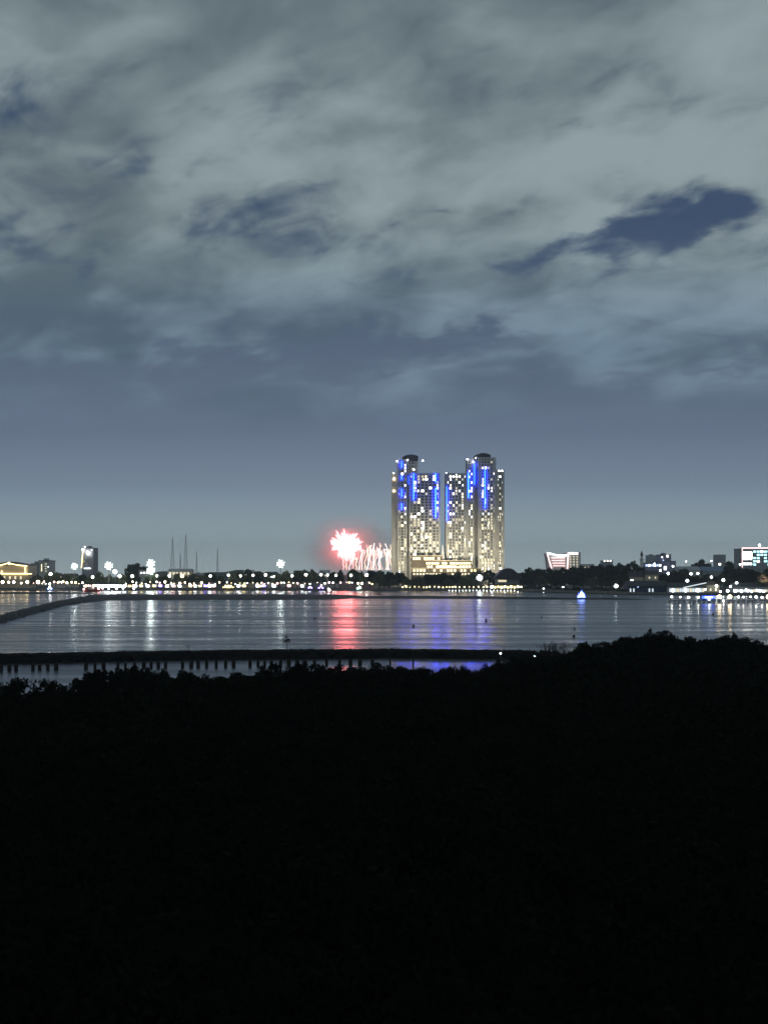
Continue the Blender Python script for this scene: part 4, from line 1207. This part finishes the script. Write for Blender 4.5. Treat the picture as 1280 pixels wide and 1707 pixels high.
for i in range(900):
    t_ = random.random(); k = random.randrange(len(nb_f) - 1)
    p = Vector(nb_f[k]).lerp(Vector(nb_f[k + 1]), t_); q = Vector(nb_b[k]).lerp(Vector(nb_b[k + 1]), t_)
    u = random.random() ** 1.3 * .8
    c = p.lerp(q, u); z = -.15 + 1.1 * min(1, (1 - abs(2 * u - 1)) * 2.6)
    r = random.uniform(.12, .38)
    i0 = len(m.v); m.ball((c.x, c.y, z), r, 5, 4, .7)
    for j in range(i0, len(m.v)):
        v = m.v[j]; m.v[j] = (v[0] + random.uniform(-.3, .3) * r, v[1] + random.uniform(-.3, .3) * r, v[2] + random.uniform(-.3, .3) * r)
stuff(tag(m.build('rubble', 'rock'), 'dark rubble stones along the near embankment', 'rubble'))
# low scrub on the crest
Qs = []
for i in range(240):
    t_ = random.random(); k = random.randrange(len(nb_f) - 1)
    p = Vector(nb_f[k]).lerp(Vector(nb_f[k + 1]), t_); q = Vector(nb_b[k]).lerp(Vector(nb_b[k + 1]), t_)
    c = p.lerp(q, random.uniform(.3, .7)); r = random.uniform(.1, .32)
    n_ = 22
    Qs.append(leaf_quads(np.array([c.x, c.y, 1.0 + r * .4]) + rng.normal(size=(n_, 3)) * np.array([r * 2.2, r, r * .6]), rng.uniform(.1, .3, n_)))
o = bpy.data.objects.new('scrub', quads_mesh('scrub', np.concatenate(Qs), 'leaf_mangrove')); C.objects.link(o)
stuff(tag(o, 'low dark scrub on the crest of the embankment', 'scrub'))
# sapling
d = 194.0; x = X(478, d); zb = .8
t = thing('sapling', 'lone sapling with flat tiered crown on the embankment', 'tree', (x, d, zb))
MB().tube([(x, d, zb - .3), (x + .03, d, zb + 1.0), (x - .05, d, zb + 2.1), (x, d, zb + 2.9)], [.07, .055, .04, .015], 6).build('trunk', 'bark_dark', t)
Qs = []
for (ox, oz, rx) in ((-.25, 1.55, .5), (.35, 1.5, .5), (.05, 1.75, .75), (.4, 1.95, .35), (-.1, 2.25, .3), (-.05, 2.6, .25), (-.5, 1.9, .2)):
    n_ = int(110 * rx)
    Qs.append(leaf_quads(np.array([x + ox - x, 0, oz]) + rng.normal(size=(n_, 3)) * np.array([rx * .5, rx * .5, .09]), rng.uniform(.12, .3, n_)))
o = bpy.data.objects.new('crown', quads_mesh('crown', np.concatenate(Qs), 'leaf_mangrove')); o.parent = t; C.objects.link(o)
# buoys
by = thing('buoy', 'small black float bobbing in the bay', 'buoy', (0, 0, 0), 'black floats in the bay')
MB().ball((0, 0, .28), .42, 10, 7).build('float', 'buoy_black', by, True)
MB().tube([(0, 0, .55), (0, 0, 1.05)], .06, 5).build('stake', 'buoy_black', by)
first = True
for px, py, s_ in ((689, 1045, 1), (810, 1036, 1.05), (525, 1032, .8), (957.5, 1049, .7), (956, 1062, .8), (902, 1030, .7), (1188, 1025, .9)):
    d = DW(py)
    if first: by.location = (X(px, d), d, 0); first = False
    else: again(by, (X(px, d), d, 0), random.uniform(0, 6), s_)
# two tiny lamps on the embankment end
for px, py, d in ((834, 1089, 181.0), (891, 1094.5, 179.0)):
    lamp('marker_lamp', 'tiny white lamp on a short post at the end of the embankment', (X(px, d), d, .1), Z(py, d) - .1, .13, 'lamp_white', 'tiny lamps at the embankment end', 1, .05)

# ------------------------------------------------------------------ mangroves in the foreground
def shore_d(px):
    xs = [(-300, 95), (0, 99), (100, 104), (160, 112), (300, 120), (450, 127), (700, 126), (800, 128), (850, 140), (880, 165), (960, 172), (1100, 172), (1320, 165), (1800, 160)]
    for (a, b), (c, e) in zip(xs, xs[1:]):
        if a <= px <= c: return b + (e - b) * (px - a) / (c - a)
    return xs[0][1] if px < xs[0][0] else xs[-1][1]


def skyline(px):                       # row of the canopy top
    pts = [(-300, 1142), (0, 1139), (30, 1135), (60, 1133), (85, 1138), (105, 1139), (140, 1130), (165, 1117), (205, 1114), (260, 1117), (300, 1120), (340, 1122), (400, 1124), (435, 1118), (455, 1107), (500, 1106), (540, 1113),
           (600, 1109), (630, 1107), (650, 1118), (685, 1111), (710, 1118), (735, 1114), (790, 1117), (815, 1106), (850, 1098), (880, 1092), (920, 1096), (950, 1086), (975, 1072), (1000, 1075), (1030, 1068), (1060, 1058), (1085, 1053), (1110, 1055), (1150, 1066),
           (1175, 1062), (1210, 1056), (1240, 1064), (1275, 1072), (1400, 1078), (1800, 1090)]
    for (a, b), (c, e) in zip(pts, pts[1:]):
        if a <= px <= c: return b + (e - b) * (px - a) / (c - a)
    return 1142 if px < 0 else 1090


# individual shrubs along the water's edge
SP = []
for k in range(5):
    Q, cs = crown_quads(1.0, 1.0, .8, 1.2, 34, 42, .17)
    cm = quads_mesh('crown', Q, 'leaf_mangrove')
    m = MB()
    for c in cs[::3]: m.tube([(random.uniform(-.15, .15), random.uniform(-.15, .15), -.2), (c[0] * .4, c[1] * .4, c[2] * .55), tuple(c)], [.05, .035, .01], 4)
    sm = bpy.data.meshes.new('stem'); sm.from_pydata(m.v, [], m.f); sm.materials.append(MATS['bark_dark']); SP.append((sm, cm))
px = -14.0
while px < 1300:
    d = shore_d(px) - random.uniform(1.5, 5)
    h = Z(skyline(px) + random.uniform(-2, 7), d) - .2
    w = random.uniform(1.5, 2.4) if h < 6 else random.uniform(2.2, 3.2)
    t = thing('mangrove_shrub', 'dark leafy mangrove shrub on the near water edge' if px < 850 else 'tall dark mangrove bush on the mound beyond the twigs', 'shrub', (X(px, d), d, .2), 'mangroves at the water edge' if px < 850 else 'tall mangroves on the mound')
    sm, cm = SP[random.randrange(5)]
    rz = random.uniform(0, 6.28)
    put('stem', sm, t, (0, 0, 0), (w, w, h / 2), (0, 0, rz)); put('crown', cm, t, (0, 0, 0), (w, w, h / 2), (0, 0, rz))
    px += w * .75 * F / d
for i in range(42):
    px = random.uniform(0, 1285)
    d = shore_d(px) - random.uniform(1, 4); h = Z(skyline(px) - random.uniform(0, 4), d) - .2; w = random.uniform(.9, 1.5)
    t = thing('mangrove_shrub', 'rounded mangrove bush standing above its neighbours at the water edge' if px < 850 else 'rounded mangrove bush standing proud of the tall mound', 'shrub', (X(px, d), d, .2), 'mangroves standing above their neighbours')
    sm, cm = SP[random.randrange(5)]; rz = random.uniform(0, 6.28)
    put('stem', sm, t, (0, 0, 0), (w, w, h / 2), (0, 0, rz)); put('crown', cm, t, (0, 0, 0), (w, w, h / 2), (0, 0, rz))
# bare twiggy shrubs
for i in range(26):
    px = random.choice((random.uniform(838, 905), random.uniform(905, 980), random.uniform(915, 960), random.uniform(1225, 1290)))
    d = shore_d(px) + random.uniform(-6, 2) if px < 1000 else 158
    h = (random.uniform(2.2, 3.9) if px < 905 else random.uniform(3.0, 4.6)) if px < 1000 else random.uniform(6, 7.2)
    x = X(px, d); m = MB()
    for j in range(9):
        a = random.uniform(-.5, .5); b = random.uniform(-.5, .5); hh = h * random.uniform(.6, 1)
        p0 = (x + a * .3, d + b * .3, -.1); p1 = (x + a * hh * .35, d + b * hh * .3, hh * .55); p2 = (x + a * hh * .5 + random.uniform(-.3, .3), d + b * hh * .5, hh)
        m.tube([p0, p1, p2], [.05, .035, .012], 4)
        for q in range(4):
            u = random.uniform(.35, .95); bp = Vector(p1).lerp(Vector(p2), u) if u > .5 else Vector(p0).lerp(Vector(p1), u * 2)
            tip = bp + Vector((random.uniform(-.6, .6), random.uniform(-.4, .4), random.uniform(.2, .8)))
            m.tube([tuple(bp), tuple(tip)], [.025, .008], 4)
    tag(m.build('bare_shrub', 'bark_dark', loc=(x, d, 0)), 'bare twiggy shrub rising by the embankment end' if px < 1000 else 'bare twiggy bush on the far flank of the mangrove mound', 'shrub', 'bare shrubs at the embankment end' if px < 1000 else 'bare shrubs beyond the mound')

# the unbroken canopy nearer by
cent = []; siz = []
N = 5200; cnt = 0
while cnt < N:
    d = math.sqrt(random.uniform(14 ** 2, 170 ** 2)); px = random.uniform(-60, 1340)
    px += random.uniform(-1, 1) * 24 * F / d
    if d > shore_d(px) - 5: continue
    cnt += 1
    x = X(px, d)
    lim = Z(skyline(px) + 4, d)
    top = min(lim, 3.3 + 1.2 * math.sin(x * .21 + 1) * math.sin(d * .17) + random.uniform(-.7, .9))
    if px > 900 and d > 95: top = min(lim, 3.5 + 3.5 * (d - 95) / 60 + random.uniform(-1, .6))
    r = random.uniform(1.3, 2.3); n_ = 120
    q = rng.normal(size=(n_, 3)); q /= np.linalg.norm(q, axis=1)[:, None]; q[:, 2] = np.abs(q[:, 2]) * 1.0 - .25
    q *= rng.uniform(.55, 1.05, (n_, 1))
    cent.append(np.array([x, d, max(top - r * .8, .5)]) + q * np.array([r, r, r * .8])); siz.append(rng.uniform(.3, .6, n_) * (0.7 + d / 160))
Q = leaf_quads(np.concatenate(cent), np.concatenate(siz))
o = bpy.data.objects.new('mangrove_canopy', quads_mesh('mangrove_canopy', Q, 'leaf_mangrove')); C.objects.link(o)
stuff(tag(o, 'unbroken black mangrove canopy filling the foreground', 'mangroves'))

# ------------------------------------------------------------------ haze
HAZE = 0.00013
if HAZE:
    volume_mat('haze', HAZE, (.86, .93, 1.0), .2, scale=0)
    m = MB().box(-7100, 7100, -200, 6100, -2, 185)
    stuff(tag(m.build('haze', 'haze'), 'thin night haze over the bay and town', 'haze'))
